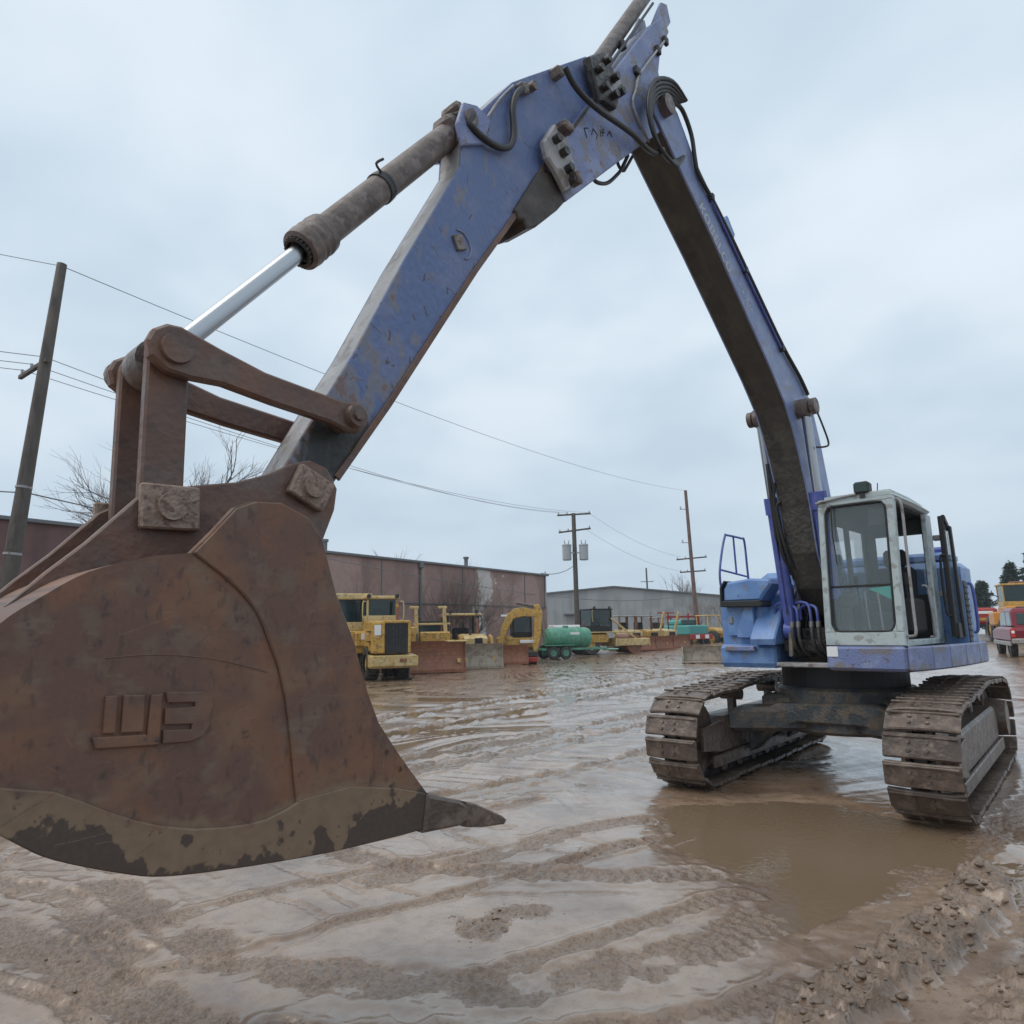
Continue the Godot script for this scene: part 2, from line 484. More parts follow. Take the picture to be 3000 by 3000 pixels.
	# mud: tone comes from the vertices, grain from the maps
	var mud := plain("mud", Color.WHITE, 1.0)
	mud.vertex_color_use_as_albedo = true
	mud.vertex_color_is_srgb = false
	mud.uv1_triplanar = true
	mud.uv1_world_triplanar = true
	mud.uv1_scale = Vector3.ONE * 0.75
	mud.roughness_texture = grey(512, 91, 0.008, 4, 0.18, 0.50)
	mud.clearcoat_enabled = true
	mud.clearcoat = 0.8
	mud.clearcoat_roughness = 0.18
	mud.normal_enabled = true
	mud.normal_texture = bumps(1024, 92, 0.012, 6, 6.0)
	mud.normal_scale = 0.32
	mud.albedo_texture = layered(512, Vector3(1, 1, 1), [[Vector3(0.78, 0.75, 0.72), 93, 0.02, 6, 0.45, 0.8, 0.8], [Vector3(0.55, 0.48, 0.43), 94, 0.10, 3, 0.70, 0.80, 0.7]])
	var churned := mud.duplicate() as StandardMaterial3D
	churned.roughness_texture = grey(512, 95, 0.05, 4, 0.30, 0.75)
	churned.normal_texture = bumps(1024, 96, 0.045, 5, 14.0)
	churned.normal_scale = 0.65
	churned.clearcoat = 0.5
	churned.clearcoat_roughness = 0.25
	churned.albedo_texture = layered(512, Vector3(1, 1, 1), [[Vector3(0.62, 0.57, 0.53), 97, 0.06, 5, 0.42, 0.7, 0.9], [Vector3(1.0, 1.0, 1.0), 98, 0.04, 4, 0.62, 0.8, 0.6]])
	M["churned_mud"] = churned

# ------------------------------------------------------------------ the yard
const RUTS := [
	# points (x, distance), half width, depth, raised edge, how churned
	[[-2.68, 4.75, -2.13, 4.27, -1.79, 3.99, -1.39, 3.71, -1.01, 3.54, -0.57, 3.49, -0.07, 3.41, 0.47, 3.58, 0.89, 3.73, 1.45, 4.16, 2.08, 4.53, 2.81, 4.93, 4.09, 5.96, 5.3, 7.2], 0.17, 0.011, 0.004, 1.0],
	[[-3.9, 4.5, -3.27, 4.25, -2.81, 4.02, -2.37, 3.80, -1.91, 3.47, -1.54, 3.24, -1.25, 3.02, -0.9, 2.7], 0.19, 0.011, 0.004, 1.0],
	[[-4.3, 5.2, -3.4, 4.8, -2.8, 4.55, -2.3, 4.05, -1.95, 3.75], 0.12, 0.014, 0.012, 0.9],
	[[-1.0, 3.05, -0.4, 2.95, 0.3, 3.0, 0.9, 3.15, 1.3, 3.4], 0.13, 0.012, 0.014, 0.9],
	[[-2.6, 3.55, -2.1, 3.35, -1.7, 3.05], 0.05, 0.016, 0.012, 0.8],
	[[-2.3, 3.9, -1.81, 4.37, -1.43, 4.65, -1.02, 4.92, -0.4, 5.3], 0.07, 0.013, 0.006, 0.7],
	[[-1.9, 3.5, -1.22, 3.90, -0.97, 4.16, -0.56, 4.41, -0.09, 4.78, 0.5, 5.2], 0.06, 0.014, 0.007, 0.7],
	[[-1.29, 5.37, -1.08, 5.19, -0.64, 5.00, -0.04, 4.87, 0.48, 4.78, 1.00, 4.81, 1.25, 4.86], 0.13, 0.011, 0.006, 1.0],
	[[-0.9, 4.75, -0.40, 5.10, -0.04, 5.35, 0.49, 5.85, 1.08, 6.13], 0.13, 0.011, 0.006, 0.8],
	[[-0.2, 3.5, 0.32, 3.81, 0.69, 4.05, 1.13, 4.36, 1.41, 4.47], 0.08, 0.011, 0.008, 0.9],
	[[0.34, 5.07, 0.71, 5.35, 0.99, 5.50, 1.31, 5.74], 0.09, 0.008, 0.016, 1.2],
	[[-3.6, 5.6, -2.6, 5.0, -1.9, 5.2, -0.9, 5.9, 0.2, 6.9], 0.10, 0.014, 0.012, 0.8],
	[[0.9, 2.5, 1.26, 3.12, 1.50, 3.30, 1.90, 3.60, 2.29, 3.93, 2.78, 4.42, 3.0, 4.7], 0.16, -0.045, 0.0, 2.2],
	[[1.7, 2.6, 2.1, 3.1, 2.6, 3.45, 3.2, 3.9], 0.22, -0.012, 0.0, 1.8],
	[[-0.36, 4.14, -0.18, 3.95, -0.1, 4.2, 0.1, 4.25], 0.11, 0.004, 0.0, 1.2],
	[[-1.02, 6.86, 0.75, 8.35, 1.75, 9.40, 3.0, 11.2], 0.14, 0.02, 0.02, 0.9],
	[[-2.4, 8.4, -0.4, 10.1, 1.9, 12.6, 4.5, 15.8], 0.2, 0.025, 0.025, 0.9],
	[[-3.4, 6.6, -1.7, 7.9, 0.2, 9.6, 2.4, 12.0], 0.2, 0.025, 0.025, 0.9],
	[[-5.0, 8.3, -2.0, 11.4, 1.0, 15.5, 5.0, 21.0, 9.5, 27.5], 0.28, 0.03, 0.035, 1.0],
	[[-4.4, 10.6, -1.6, 14.6, 2.4, 19.9, 7.6, 27.0], 0.28, 0.03, 0.035, 1.0],
	[[3.9, 4.4, 4.6, 5.2, 5.6, 6.6, 7.0, 8.6, 9.0, 11.6], 0.2, 0.015, 0.02, 1.0],
]
const POOLS := [
	[[1.25, 6.75, 2.18, 6.95, 3.0, 6.75, 3.5, 6.2, 3.75, 5.72, 3.25, 5.1, 2.5, 4.54, 1.94, 4.06, 1.57, 3.71, 1.33, 3.58, 1.31, 3.83, 1.32, 4.27, 1.26, 4.83, 1.05, 5.41, 1.00, 6.15], 0.050],
	[[3.80, 5.61, 3.98, 5.27, 3.3, 4.31, 2.60, 3.85, 2.30, 3.86, 2.43, 4.13, 2.81, 4.52], 0.058],
	[[-2.0, 6.2, -0.6, 6.5, 1.0, 7.6, 0.2, 7.8, -1.4, 7.0], 0.03],
]
const WATER_LEVEL := -0.022

func steps(from: float, fine_to: float, far: float, s: float, grow: float) -> PackedFloat32Array:
	var r := PackedFloat32Array()
	var v := from
	while v < fine_to:
		r.append(v)
		v += s
	var k := s
	while v < far:
		r.append(v)
		k *= grow
		v += k
	r.append(far)
	return r

func yard_height(x: float, d: float) -> float:
	return 0.32 * sstep(9.0, 19.0, x) * sstep(13.0, 23.0, d)

func make_yard():
	var s := 0.018
	var half := steps(0.0, 3.7, 380.0, s, 1.031)
	var X := PackedFloat32Array()
	for i in range(half.size() - 1, 0, -1): X.append(-half[i])
	X.append_array(half)
	var D := PackedFloat32Array([-60.0, -35.0, -20.0, -12.0, -7.0, -4.0, -2.0, -0.8, 0.2, 0.9, 1.4, 1.8, 2.1])
	D.append_array(steps(2.3, 6.7, 420.0, s, 1.019))
	var nx := X.size()
	var nd := D.size()
	var n := nx * nd
	var H := PackedFloat32Array(); H.resize(n)
	var churn := PackedFloat32Array(); churn.resize(n)
	var low := noise(101, 0.22, 3)
	var mid := noise(102, 1.1, 3)
	var fine := noise(103, 6.0, 3)
	var grains := noise(104, 17.0, 2)
	var streak := noise(105, 1.0, 4)
	var swirl := noise(106, 0.12, 2)
	for j in nd:
		var d := D[j]
		var far := sstep(5.6, 10.0, d)
		var fade := 1.0 - sstep(45.0, 110.0, d)
		for i in nx:
			var x := X[i]
			var h := yard_height(x, d)
			if fade > 0.0 and absf(x) < 60.0:
				var a := 0.76 + 0.5 * swirl.get_noise_2d(x, d)
				var u := x * cos(a) + d * sin(a)
				var v := -x * sin(a) + d * cos(a)
				h += fade * (0.008 * low.get_noise_2d(x, d) + lerpf(0.0025, 0.008, far) * mid.get_noise_2d(x, d) + (0.0025 + 0.0455 * far) * streak.get_noise_2d(u * 0.20, v * lerpf(2.6, 1.35, far)))
				if d < 9.0:
					# sweeping wheel smears round a turning circle
					var turn := Vector2(x - 0.4, d - 8.2)
					var rad := turn.length()
					h += (1.0 - far) * 0.0026 * streak.get_noise_2d(rad * 3.6 + 31.0, turn.angle() * 1.4)
					h += (1.0 - far) * 0.0014 * streak.get_noise_2d(rad * 11.0 + 31.0, turn.angle() * 3.4)
				if d < 14.0:
					h += 0.0010 * fine.get_noise_2d(x, d)
			H[j * nx + i] = h + lerpf(0.012, -0.013, far)
	# ruts and ridges
	var all_ruts: Array = RUTS.duplicate()
	var rr0 := RandomNumberGenerator.new()
	rr0.seed = 88
	for q in 70: # thin scrapes left by stones and tread edges, mostly following the turn
		var a0 := rr0.randf_range(-2.6, -0.5)
		var rad0 := rr0.randf_range(2.2, 5.9)
		var sweep := rr0.randf_range(0.06, 0.22) * (1.0 if rr0.randf() < 0.8 else 2.0)
		var skew := rr0.randfn() * 0.22
		var pts := []
		for f in 4:
			var aa := a0 + sweep * f / 3.0
			var rr1 := rad0 + skew * f / 3.0 + rr0.randfn() * 0.02
			pts.append(0.4 + cos(aa) * rr1)
			pts.append(8.2 + sin(aa) * rr1)
		if maxf(pts[0], pts[6]) > 0.85 and pts[1] < 7.0: continue
		all_ruts.append([pts, rr0.randf_range(0.018, 0.04), rr0.randf_range(0.004, 0.009), rr0.randf_range(0.002, 0.006), 0.25])
	for r in all_ruts:
		var p: Array = r[0]
		var hw: float = r[1]
		var reach := hw * 1.9
		var lo := Vector2(1e9, 1e9)
		var hi := -lo
		for k in range(0, p.size(), 2):
			lo = lo.min(Vector2(p[k], p[k + 1])); hi = hi.max(Vector2(p[k], p[k + 1]))
		var i0 := X.bsearch(lo.x - reach)
		var i1: int = min(X.bsearch(hi.x + reach), nx - 1)
		var j0 := D.bsearch(lo.y - reach)
		var j1: int = min(D.bsearch(hi.y + reach), nd - 1)
		var w := i1 - i0 + 1
		var near := PackedFloat32Array(); near.resize(w * (j1 - j0 + 1)); near.fill(1e9)
		var along := PackedFloat32Array(); along.resize(near.size())
		var run := 0.0
		# round the corners of the line first
		var line := []
		for k in range(0, p.size(), 2): line.append(Vector3(p[k], 0, p[k + 1]))
		line = bend(line, 4)
		for k in line.size() - 1:
			var a := Vector2(line[k].x, line[k].z)
			var b := Vector2(line[k + 1].x, line[k + 1].z)
			var ab := b - a
			var l := ab.length()
			if l < 1e-5: continue
			var e := ab / l
			for j in range(D.bsearch(minf(a.y, b.y) - reach), min(D.bsearch(maxf(a.y, b.y) + reach), nd - 1) + 1):
				for i in range(X.bsearch(minf(a.x, b.x) - reach), min(X.bsearch(maxf(a.x, b.x) + reach), nx - 1) + 1):
					if i < i0 or i > i1 or j < j0 or j > j1: continue
					var q := Vector2(X[i], D[j]) - a
					var t := clampf(q.dot(e), 0.0, l)
					var ds := (q - e * t).length()
					var id := (j - j0) * w + i - i0
					if ds < near[id]:
						near[id] = ds
						along[id] = run + t
			run += l
		for j in range(j0, j1 + 1):
			for i in range(i0, i1 + 1):
				var ds := near[(j - j0) * w + i - i0]
				if ds > reach: continue
				var x := X[i]
				var d := D[j]
				var jag := ds + hw * 0.55 * mid.get_noise_2d(x * 3.1, d * 3.1)
				var inside := 1.0 - sstep(hw * 0.60, hw * 1.05, jag)
				var id := j * nx + i
				var lip: float = exp(-pow((jag - hw * 1.15) / (hw * 0.28), 2.0))
				var patchy := 0.25 + 0.75 * sstep(-0.55, 0.05, mid.get_noise_2d(x * 1.5 + 40.0, d * 1.5))
				var g := grains.get_noise_2d(x, d)
				H[id] += -r[2] * inside + r[3] * lip * (0.35 + 0.65 * patchy)
				H[id] += inside * patchy * minf(r[4], 1.2) * (0.008 * g + 0.009 * sstep(-0.3, 0.6, sin(along[(j - j0) * w + i - i0] * 66.0 + ds * 30.0)) * (1.0 - far_share(d)))
				if r[4] > 1.5: H[id] += inside * (0.030 * sstep(-0.1, 0.4, fine.get_noise_2d(x * 0.6 + 9.0, d * 0.6)) + 0.028 * sstep(-0.2, 0.5, sin(along[(j - j0) * w + i - i0] * 37.0 + 2.2 * mid.get_noise_2d(x * 2.0, d * 2.0))))
				churn[id] = maxf(churn[id], inside * patchy * minf(r[4], 1.0))
	# pools
	for pl in POOLS:
		var pg := poly(pl[0])
		var lo := Vector2(1e9, 1e9)
		var hi := -lo
		for q in pg:
			lo = lo.min(q); hi = hi.max(q)
		for j in range(D.bsearch(lo.y - 0.4), D.bsearch(hi.y + 0.4)):
			for i in range(X.bsearch(lo.x - 0.4), X.bsearch(hi.x + 0.4)):
				var q := Vector2(X[i], D[j])
				var ds := 1e9
				for k in pg.size():
					ds = minf(ds, q.distance_squared_to(Geometry2D.get_closest_point_to_segment(q, pg[k], pg[(k + 1) % pg.size()])))
				ds = sqrt(ds)
				if Geometry2D.is_point_in_polygon(q, pg): ds = -ds
				ds += 0.16 * mid.get_noise_2d(q.x * 1.2 + 7.0, q.y * 1.2) + 0.05 * fine.get_noise_2d(q.x, q.y)
				H[j * nx + i] -= pl[1] * (1.0 - sstep(-0.42, 0.22, ds))
	# mesh
	var V := PackedVector3Array(); V.resize(n)
	var N := PackedVector3Array(); N.resize(n)
	var C := PackedColorArray(); C.resize(n)
	var tone := noise(111, 0.8, 5)
	var stain := noise(112, 0.16, 4)
	for j in nd:
		var ja: int = max(j - 1, 0)
		var jb: int = min(j + 1, nd - 1)
		for i in nx:
			var ia: int = max(i - 1, 0)
			var ib: int = min(i + 1, nx - 1)
			var id := j * nx + i
			var x := X[i]
			var d := D[j]
			V[id] = Vector3(x, H[id], -d)
			N[id] = Vector3(-(H[j * nx + ib] - H[j * nx + ia]) / (X[ib] - X[ia]), 1.0, (H[jb * nx + i] - H[ja * nx + i]) / (D[jb] - D[ja])).normalized()
			var t := 0.5 + 0.5 * tone.get_noise_2d(x, d)
			var c := Vector3(0.188, 0.122, 0.080).lerp(Vector3(0.295, 0.205, 0.142), sstep(0.28, 0.62, t))
			c = c.lerp(Vector3(0.165, 0.110, 0.074), 0.6 * churn[id])
			var red := sstep(0.10, 0.45, stain.get_noise_2d(x, d)) * sstep(5.0, 8.0, d)
			c = c.lerp(Vector3(0.22, 0.135, 0.095), 0.6 * red)
			C[id] = Color(c.x, c.y, c.z)
	var smooth_faces := PackedInt32Array()
	var rough_faces := PackedInt32Array()
	for j in nd - 1:
		for i in nx - 1:
			var a := j * nx + i
			var q := PackedInt32Array([a, a + nx, a + nx + 1, a, a + nx + 1, a + 1])
			if churn[a] + churn[a + nx + 1] > 0.7: rough_faces.append_array(q)
			else: smooth_faces.append_array(q)
	var m := ArrayMesh.new()
	for f in [smooth_faces, rough_faces]:
		var arr := []
		arr.resize(Mesh.ARRAY_MAX)
		arr[Mesh.ARRAY_VERTEX] = V
		arr[Mesh.ARRAY_NORMAL] = N
		arr[Mesh.ARRAY_COLOR] = C
		arr[Mesh.ARRAY_INDEX] = f
		m.add_surface_from_arrays(Mesh.PRIMITIVE_TRIANGLES, arr)
	m.surface_set_material(0, M["mud"])
	m.surface_set_material(1, M["churned_mud"])
	struct("muddy_ground", m, null)
	# still, silty water standing in every low place
	var w := mb()
	w.flat()
	var nxw := 14
	for a in nxw:
		for b in 20:
			var x0 := lerpf(-14.0, 12.0, float(a) / nxw)
			var x1 := lerpf(-14.0, 12.0, float(a + 1) / nxw)
			var z0 := -lerpf(2.2, 46.0, float(b) / 20)
			var z1 := -lerpf(2.2, 46.0, float(b + 1) / 20)
			w.quad(Vector3(x0, WATER_LEVEL, z0), Vector3(x1, WATER_LEVEL, z0), Vector3(x1, WATER_LEVEL, z1), Vector3(x0, WATER_LEVEL, z1))
	struct("puddle_water", w, "silt_water")
	# loose clods thrown up on the ridge and along the ruts
	var rng := RandomNumberGenerator.new()
	rng.seed = 5
	var lump := mb()
	var sph := SphereMesh.new()
	sph.radius = 1.0; sph.height = 1.6; sph.radial_segments = 8; sph.rings = 5
	var la := sph.get_mesh_arrays()
	var lv: PackedVector3Array = la[Mesh.ARRAY_VERTEX]
	var li: PackedInt32Array = la[Mesh.ARRAY_INDEX]
	var ln := noise(120, 0.9, 3)
	var moved := PackedVector3Array()
	for q in lv: moved.append(q * (1.0 + 0.65 * ln.get_noise_3dv(q)))
	for q in range(0, li.size(), 3):
		lump.smooth()
		lump.tri(moved[li[q]], moved[li[q + 2]], moved[li[q + 1]])
	var mm := MultiMesh.new()
	mm.transform_format = MultiMesh.TRANSFORM_3D
	mm.mesh = lump.done()
	var spots := []
	for q in 1000:
		var rr: Array = RUTS[[12, 12, 12, 12, 12, 12, 13, 13, 13, 14, 10, 1][rng.randi() % 12]]
		var pp: Array = rr[0]
		var sg := rng.randi() % int(pp.size() / 2 - 1)
		var f := rng.randf()
		var at := Vector2(lerpf(pp[sg * 2], pp[sg * 2 + 2], f), lerpf(pp[sg * 2 + 1], pp[sg * 2 + 3], f))
		at += Vector2(rng.randfn(), rng.randfn()) * rr[1] * 0.75
		var i := X.bsearch(at.x)
		var j := D.bsearch(at.y)
		if i < 1 or j < 1 or at.y < 2.3: continue
		var y := H[j * nx + i]
		if y < WATER_LEVEL - 0.004: continue
		var size := 0.004 + 0.010 * pow(rng.randf(), 3.0) + (0.024 * rng.randf() * rng.randf() if rr[4] > 1.5 else 0.0)
		spots.append(Transform3D(Basis.from_euler(Vector3(rng.randf() * TAU, rng.randf() * TAU, rng.randf() * TAU)).scaled(Vector3.ONE * size * Vector3(1.2, 0.55, 0.9)), Vector3(at.x, y - size * 0.22, -at.y)))
	mm.instance_count = spots.size()
	for q in spots.size(): mm.set_instance_transform(q, spots[q])
	var mi := MultiMeshInstance3D.new()
	mi.name = "mud_clods"
	mi.multimesh = mm
	mi.material_override = M["clod"]
	add_child(mi)
	tag(mi, "loose brown mud clods along the wheel ruts", "mud", "", "stuff")

func far_share(d: float) -> float:
	return sstep(5.5, 9.0, d)

# ------------------------------------------------------------------ painted steel of the bucket and the arm
func polyline_y(p: Array, z: float) -> float:
	# points given with falling z
	if z >= p[0]: return p[1]
	for k in range(0, p.size() - 2, 2):
		if z <= p[k] and z >= p[k + 2]:
			return lerpf(p[k + 1], p[k + 3], (p[k] - z) / maxf(p[k] - p[k + 2], 1e-6))
	return p[p.size() - 1]

func bucket_skin() -> StandardMaterial3D:
	var w := 1024
	var h := 640
	var a := field(w, h, 201, 0.006, 5)
	var b := field(w, h, 202, 0.011, 5)
	var c := field(w, h, 203, 0.03, 5)
	var d := field(w, h, 204, 0.012, 5, 1.0, 4.0)
	var e := field(w, h, 205, 0.09, 3)
	var f2 := field(w, h, 207, 0.05, 4, 5.0, 1.0)
	var g2 := field(w, h, 208, 0.05, 4, 1.5, 4.0)
	var out := PackedByteArray(); out.resize(w * h * 3)
	var mud_top := [8.2, 1.27, 8.012, 1.23, 7.898, 1.204, 7.769, 1.134, 7.628, 1.068, 7.435, 1.025, 7.308, 1.022, 7.19, 1.075, 7.0, 1.085, 6.8, 1.04, 6.66, 1.01, 6.2, 0.95]
	var wet_top := [8.2, 1.17, 8.0, 1.165, 7.9, 1.15, 7.78, 1.11, 7.68, 1.02, 7.58, 0.975, 7.40, 0.94, 7.30, 0.955, 7.2, 0.93, 7.08, 0.92, 7.0, 0.95, 6.93, 1.00, 6.85, 1.02, 6.75, 1.03, 6.6, 1.06, 6.2, 1.0]
	for y in h:
		var wy := 2.1 - 1.3 * (y + 0.5) / h
		for x in w:
			var wz := 6.2 + 2.0 * (x + 0.5) / w
			var i := y * w + x
			var na := a[i] / 255.0
			var nb := b[i] / 255.0
			var nc := c[i] / 255.0
			var nd := d[i] / 255.0
			var ne := e[i] / 255.0
			var nf := f2[i] / 255.0
			var ng := g2[i] / 255.0
			var col := Vector3(0.132, 0.072, 0.053).lerp(Vector3(0.172, 0.086, 0.052), sstep(0.35, 0.8, na))
			col = col.lerp(Vector3(0.155, 0.116, 0.088), 0.6 * sstep(0.5, 0.85, nb))
			col = col.lerp(Vector3(0.195, 0.088, 0.050), 0.6 * sstep(0.50, 0.78, nd) * sstep(0.35, 0.6, na))
			col = col.lerp(Vector3(0.085, 0.052, 0.046), 0.5 * sstep(0.6, 0.82, nc))
			col *= 0.92 + 0.16 * ne
			# bright rust where the plate rubs the ground, and dry scuffs dragged along it
			col = col.lerp(Vector3(0.205, 0.105, 0.058), 0.5 * sstep(0.44, 0.74, 0.6 * na + 0.4 * nb - 0.22 * (wy - 1.35)))
			col = col.lerp(Vector3(0.215, 0.170, 0.130), 0.28 * sstep(0.66, 0.9, nf) * sstep(0.45, 0.7, nb))
			col = col.lerp(Vector3(0.060, 0.040, 0.036), 0.55 * sstep(0.70, 0.86, ng))
			# splashed silt along the bottom, with its own edge, wet where it was dipped last
			var edge := wy + 0.055 * (nb - 0.5) + 0.035 * (nc - 0.5)
			var mt := polyline_y(mud_top, wz)
			var silt := 1.0 - sstep(mt - 0.012, mt + 0.02, edge)
			col = col.lerp(Vector3(0.205, 0.143, 0.092) * (0.82 + 0.36 * nc), silt * 0.85)
			var wt := polyline_y(wet_top, wz)
			var wet := 1.0 - sstep(wt - 0.006, wt + 0.008, wy + 0.020 + 0.20 * (nb - 0.5) + 0.06 * (nc - 0.5))
			col = col.lerp(Vector3(0.058, 0.042, 0.034) * (0.8 + 0.4 * ne), wet * 0.9)
			# drops of mud
			if nc > 0.80 and ne > 0.55: col = col.lerp(Vector3(0.06, 0.042, 0.036), 0.7)
			to_bytes(col, out, i * 3)
	# gouges and scrapes: long shallow ones where earth slides past, short ones anywhere
	var rng := RandomNumberGenerator.new()
	rng.seed = 71
	for k in 300:
		var p := Vector2(rng.randf() * w, rng.randf() * h * 0.86)
		var ang := rng.randfn(0.35, 0.35) if rng.randf() < 0.75 else rng.randf() * TAU
		var l := rng.randf_range(6, 26) if rng.randf() < 0.8 else rng.randf_range(40, 110)
		var tint := [Vector3(0.24, 0.17, 0.13), Vector3(0.23, 0.115, 0.06), Vector3(0.065, 0.042, 0.036)][rng.randi() % 3] as Vector3
		var share := rng.randf_range(0.25, 0.7)
		for st in int(l):
			ang += rng.randfn() * 0.03
			p += Vector2(cos(ang), sin(ang))
			var px := int(p.x)
			var py := int(p.y)
			if px < 0 or px >= w or py < 0 or py >= h or rng.randf() < 0.15: continue
			var q := (py * w + px) * 3
			var was := Vector3(out[q] / 255.0, out[q + 1] / 255.0, out[q + 2] / 255.0)
			var now := Color(tint.x, tint.y, tint.z).linear_to_srgb()
			was = was.lerp(Vector3(now.r, now.g, now.b), share)
			out[q] = int(was.x * 255.0); out[q + 1] = int(was.y * 255.0); out[q + 2] = int(was.z * 255.0)
	var m := StandardMaterial3D.new()
	m.albedo_texture = ImageTexture.create_from_image(Image.create_from_data(w, h, false, Image.FORMAT_RGB8, out))
	m.roughness = 0.58
	m.normal_enabled = true
	m.normal_texture = bumps(1024, 206, 0.012, 4, 3.0)
	m.normal_scale = 0.2
	return m

func arm_skin() -> StandardMaterial3D:
	var w := 700
	var h := 1000
	var a := field(w, h, 211, 0.010, 5)
	var b := field(w, h, 212, 0.035, 6, 1.0, 2.2)
	var c := field(w, h, 213, 0.07, 4)
	var out := PackedByteArray(); out.resize(w * h * 3)
	# along the arm from the bucket pin, and across it from the front edge to the back edge
	var o := Vector2(7.06, 2.20)
	var ax := Vector2(-0.4825, 0.8759)
	for y in h:
		var wy := 6.0 - 4.0 * (y + 0.5) / h
		for x in w:
			var wz := 4.4 + 2.8 * (x + 0.5) / w
			var i := y * w + x
			var na := a[i] / 255.0
			var nb := b[i] / 255.0
			var nc := c[i] / 255.0
			var q := Vector2(wz, wy) - o
			var t := q.dot(ax)
			var s := q.x * ax.y - q.y * ax.x # positive in front
			var back := -s # about 0 at the front edge, 0.25 .. 0.6 at the back edge
			var width := lerpf(0.17, 0.62, clampf(t / 2.4, 0.0, 1.0))
			var f := back / width
			var col := Vector3(0.108, 0.156, 0.315).lerp(Vector3(0.145, 0.182, 0.32), sstep(0.4, 0.75, na))
			col = col.lerp(Vector3(0.105, 0.145, 0.33), 0.5 * sstep(0.55, 0.8, nb))
			col *= 0.93 + 0.14 * nc
			# worn to rust: the lower end, and along the back edge
			var wear := 0.16 + 0.46 * (1.0 - sstep(0.2, 1.5, t)) + 0.42 * sstep(0.80, 1.0, f) + 0.10 * (1.0 - sstep(0.0, 0.12, f))
			if t > 2.6: wear -= 0.06
			col = col.lerp(Vector3(0.20, 0.19, 0.19), 0.7 * sstep(1.08 - wear, 1.28 - wear, nb + 0.22))
			col = col.lerp(Vector3(0.185, 0.095, 0.065), 0.7 * sstep(0.93, 1.0, nb * 0.72 + nc * 0.28 + wear * 0.52))
			col = col.lerp(Vector3(0.085, 0.055, 0.045), 0.9 * sstep(0.92, 0.95, na * 0.5 + nc * 0.5 + wear * 0.42))
			# grease squeezed from the guide pin
			var gr := 1.0 - sstep(0.10, 0.21, Vector2((q - ax * 0.30).dot(ax) * 0.75, back - 0.10).length() + 0.16 * (nb - 0.5))
			col = col.lerp(Vector3(0.016, 0.018, 0.015), 0.93 * gr)
			to_bytes(col, out, i * 3)
	# scratches
	var rng := RandomNumberGenerator.new()
	rng.seed = 77
	for k in 420:
		var p := Vector2(rng.randf() * w, h * (0.25 + 0.75 * sqrt(rng.randf())))
		var ang := rng.randfn(-1.2, 0.5)
		var l := rng.randf_range(4, 22)
		var wd := rng.randi_range(1, 2)
		var dark := Vector3(0.07, 0.05, 0.05) if rng.randf() < 0.7 else Vector3(0.18, 0.10, 0.07)
		for st in int(l):
			ang += rng.randfn() * 0.12
			p += Vector2(cos(ang), sin(ang))
			for u in wd:
				var px := int(p.x) + u
				var py := int(p.y)
				if px >= 0 and px < w and py >= 0 and py < h: to_bytes(dark, out, (py * w + px) * 3)
	var m := StandardMaterial3D.new()
	m.albedo_texture = ImageTexture.create_from_image(Image.create_from_data(w, h, false, Image.FORMAT_RGB8, out))
	m.roughness = 0.5
	m.normal_enabled = true
	m.normal_texture = M["fine"]
	m.normal_scale = 0.12
	return m

func bolts(parent: Node, spots: Array, x0: float, x1: float, r: float):
	for i in range(0, spots.size(), 2):
		var b := mb()
		b.cyl(Vector3(x0, spots[i + 1], spots[i]), Vector3(x1, spots[i + 1], spots[i]), r, -1.0, 6)
		obj("wear_pad_bolt", b, "grease", parent)

func v3(x: float, a: Array) -> Array:
	var r := []
	for i in range(0, a.size(), 2): r.append(Vector3(x, a[i + 1], a[i]))
	return r

# ------------------------------------------------------------------ the blue excavator
# local axes: x to the machine's left, y up, z to its front
func make_excavator():
	var ex := thing("crawler_excavator", "blue crawler excavator with raised boom and long arm standing in the mud", "excavator", EXCAVATOR_AT, EXCAVATOR_TURN)
	make_undercarriage(ex)
	make_upper(ex)
	make_cab(ex)
	make_boom(ex)
	make_arm(ex)
	make_bucket(ex)

func track_path() -> Array:
	var p := []
	for i in 25:
		var t := PI / 2 - PI * i / 24.0
		p.append(Vector2(1.74 + cos(t) * 0.41, 0.47 + sin(t) * 0.41))
	for i in range(1, 20): p.append(Vector2(lerpf(1.74, -1.75, i / 20.0), 0.06))
	for i in 25:
		var t := -PI / 2 - PI * i / 24.0
		p.append(Vector2(-1.75 + cos(t) * 0.41, 0.47 + sin(t) * 0.41))
	for i in range(1, 24):
		var f := i / 24.0
		p.append(Vector2(lerpf(-1.75, 1.74, f), 0.88 + 0.085 * sin(PI * pow(f, 0.8)) - 0.02 * pow(sin(PI * f * 2.0), 2.0)))
	return p

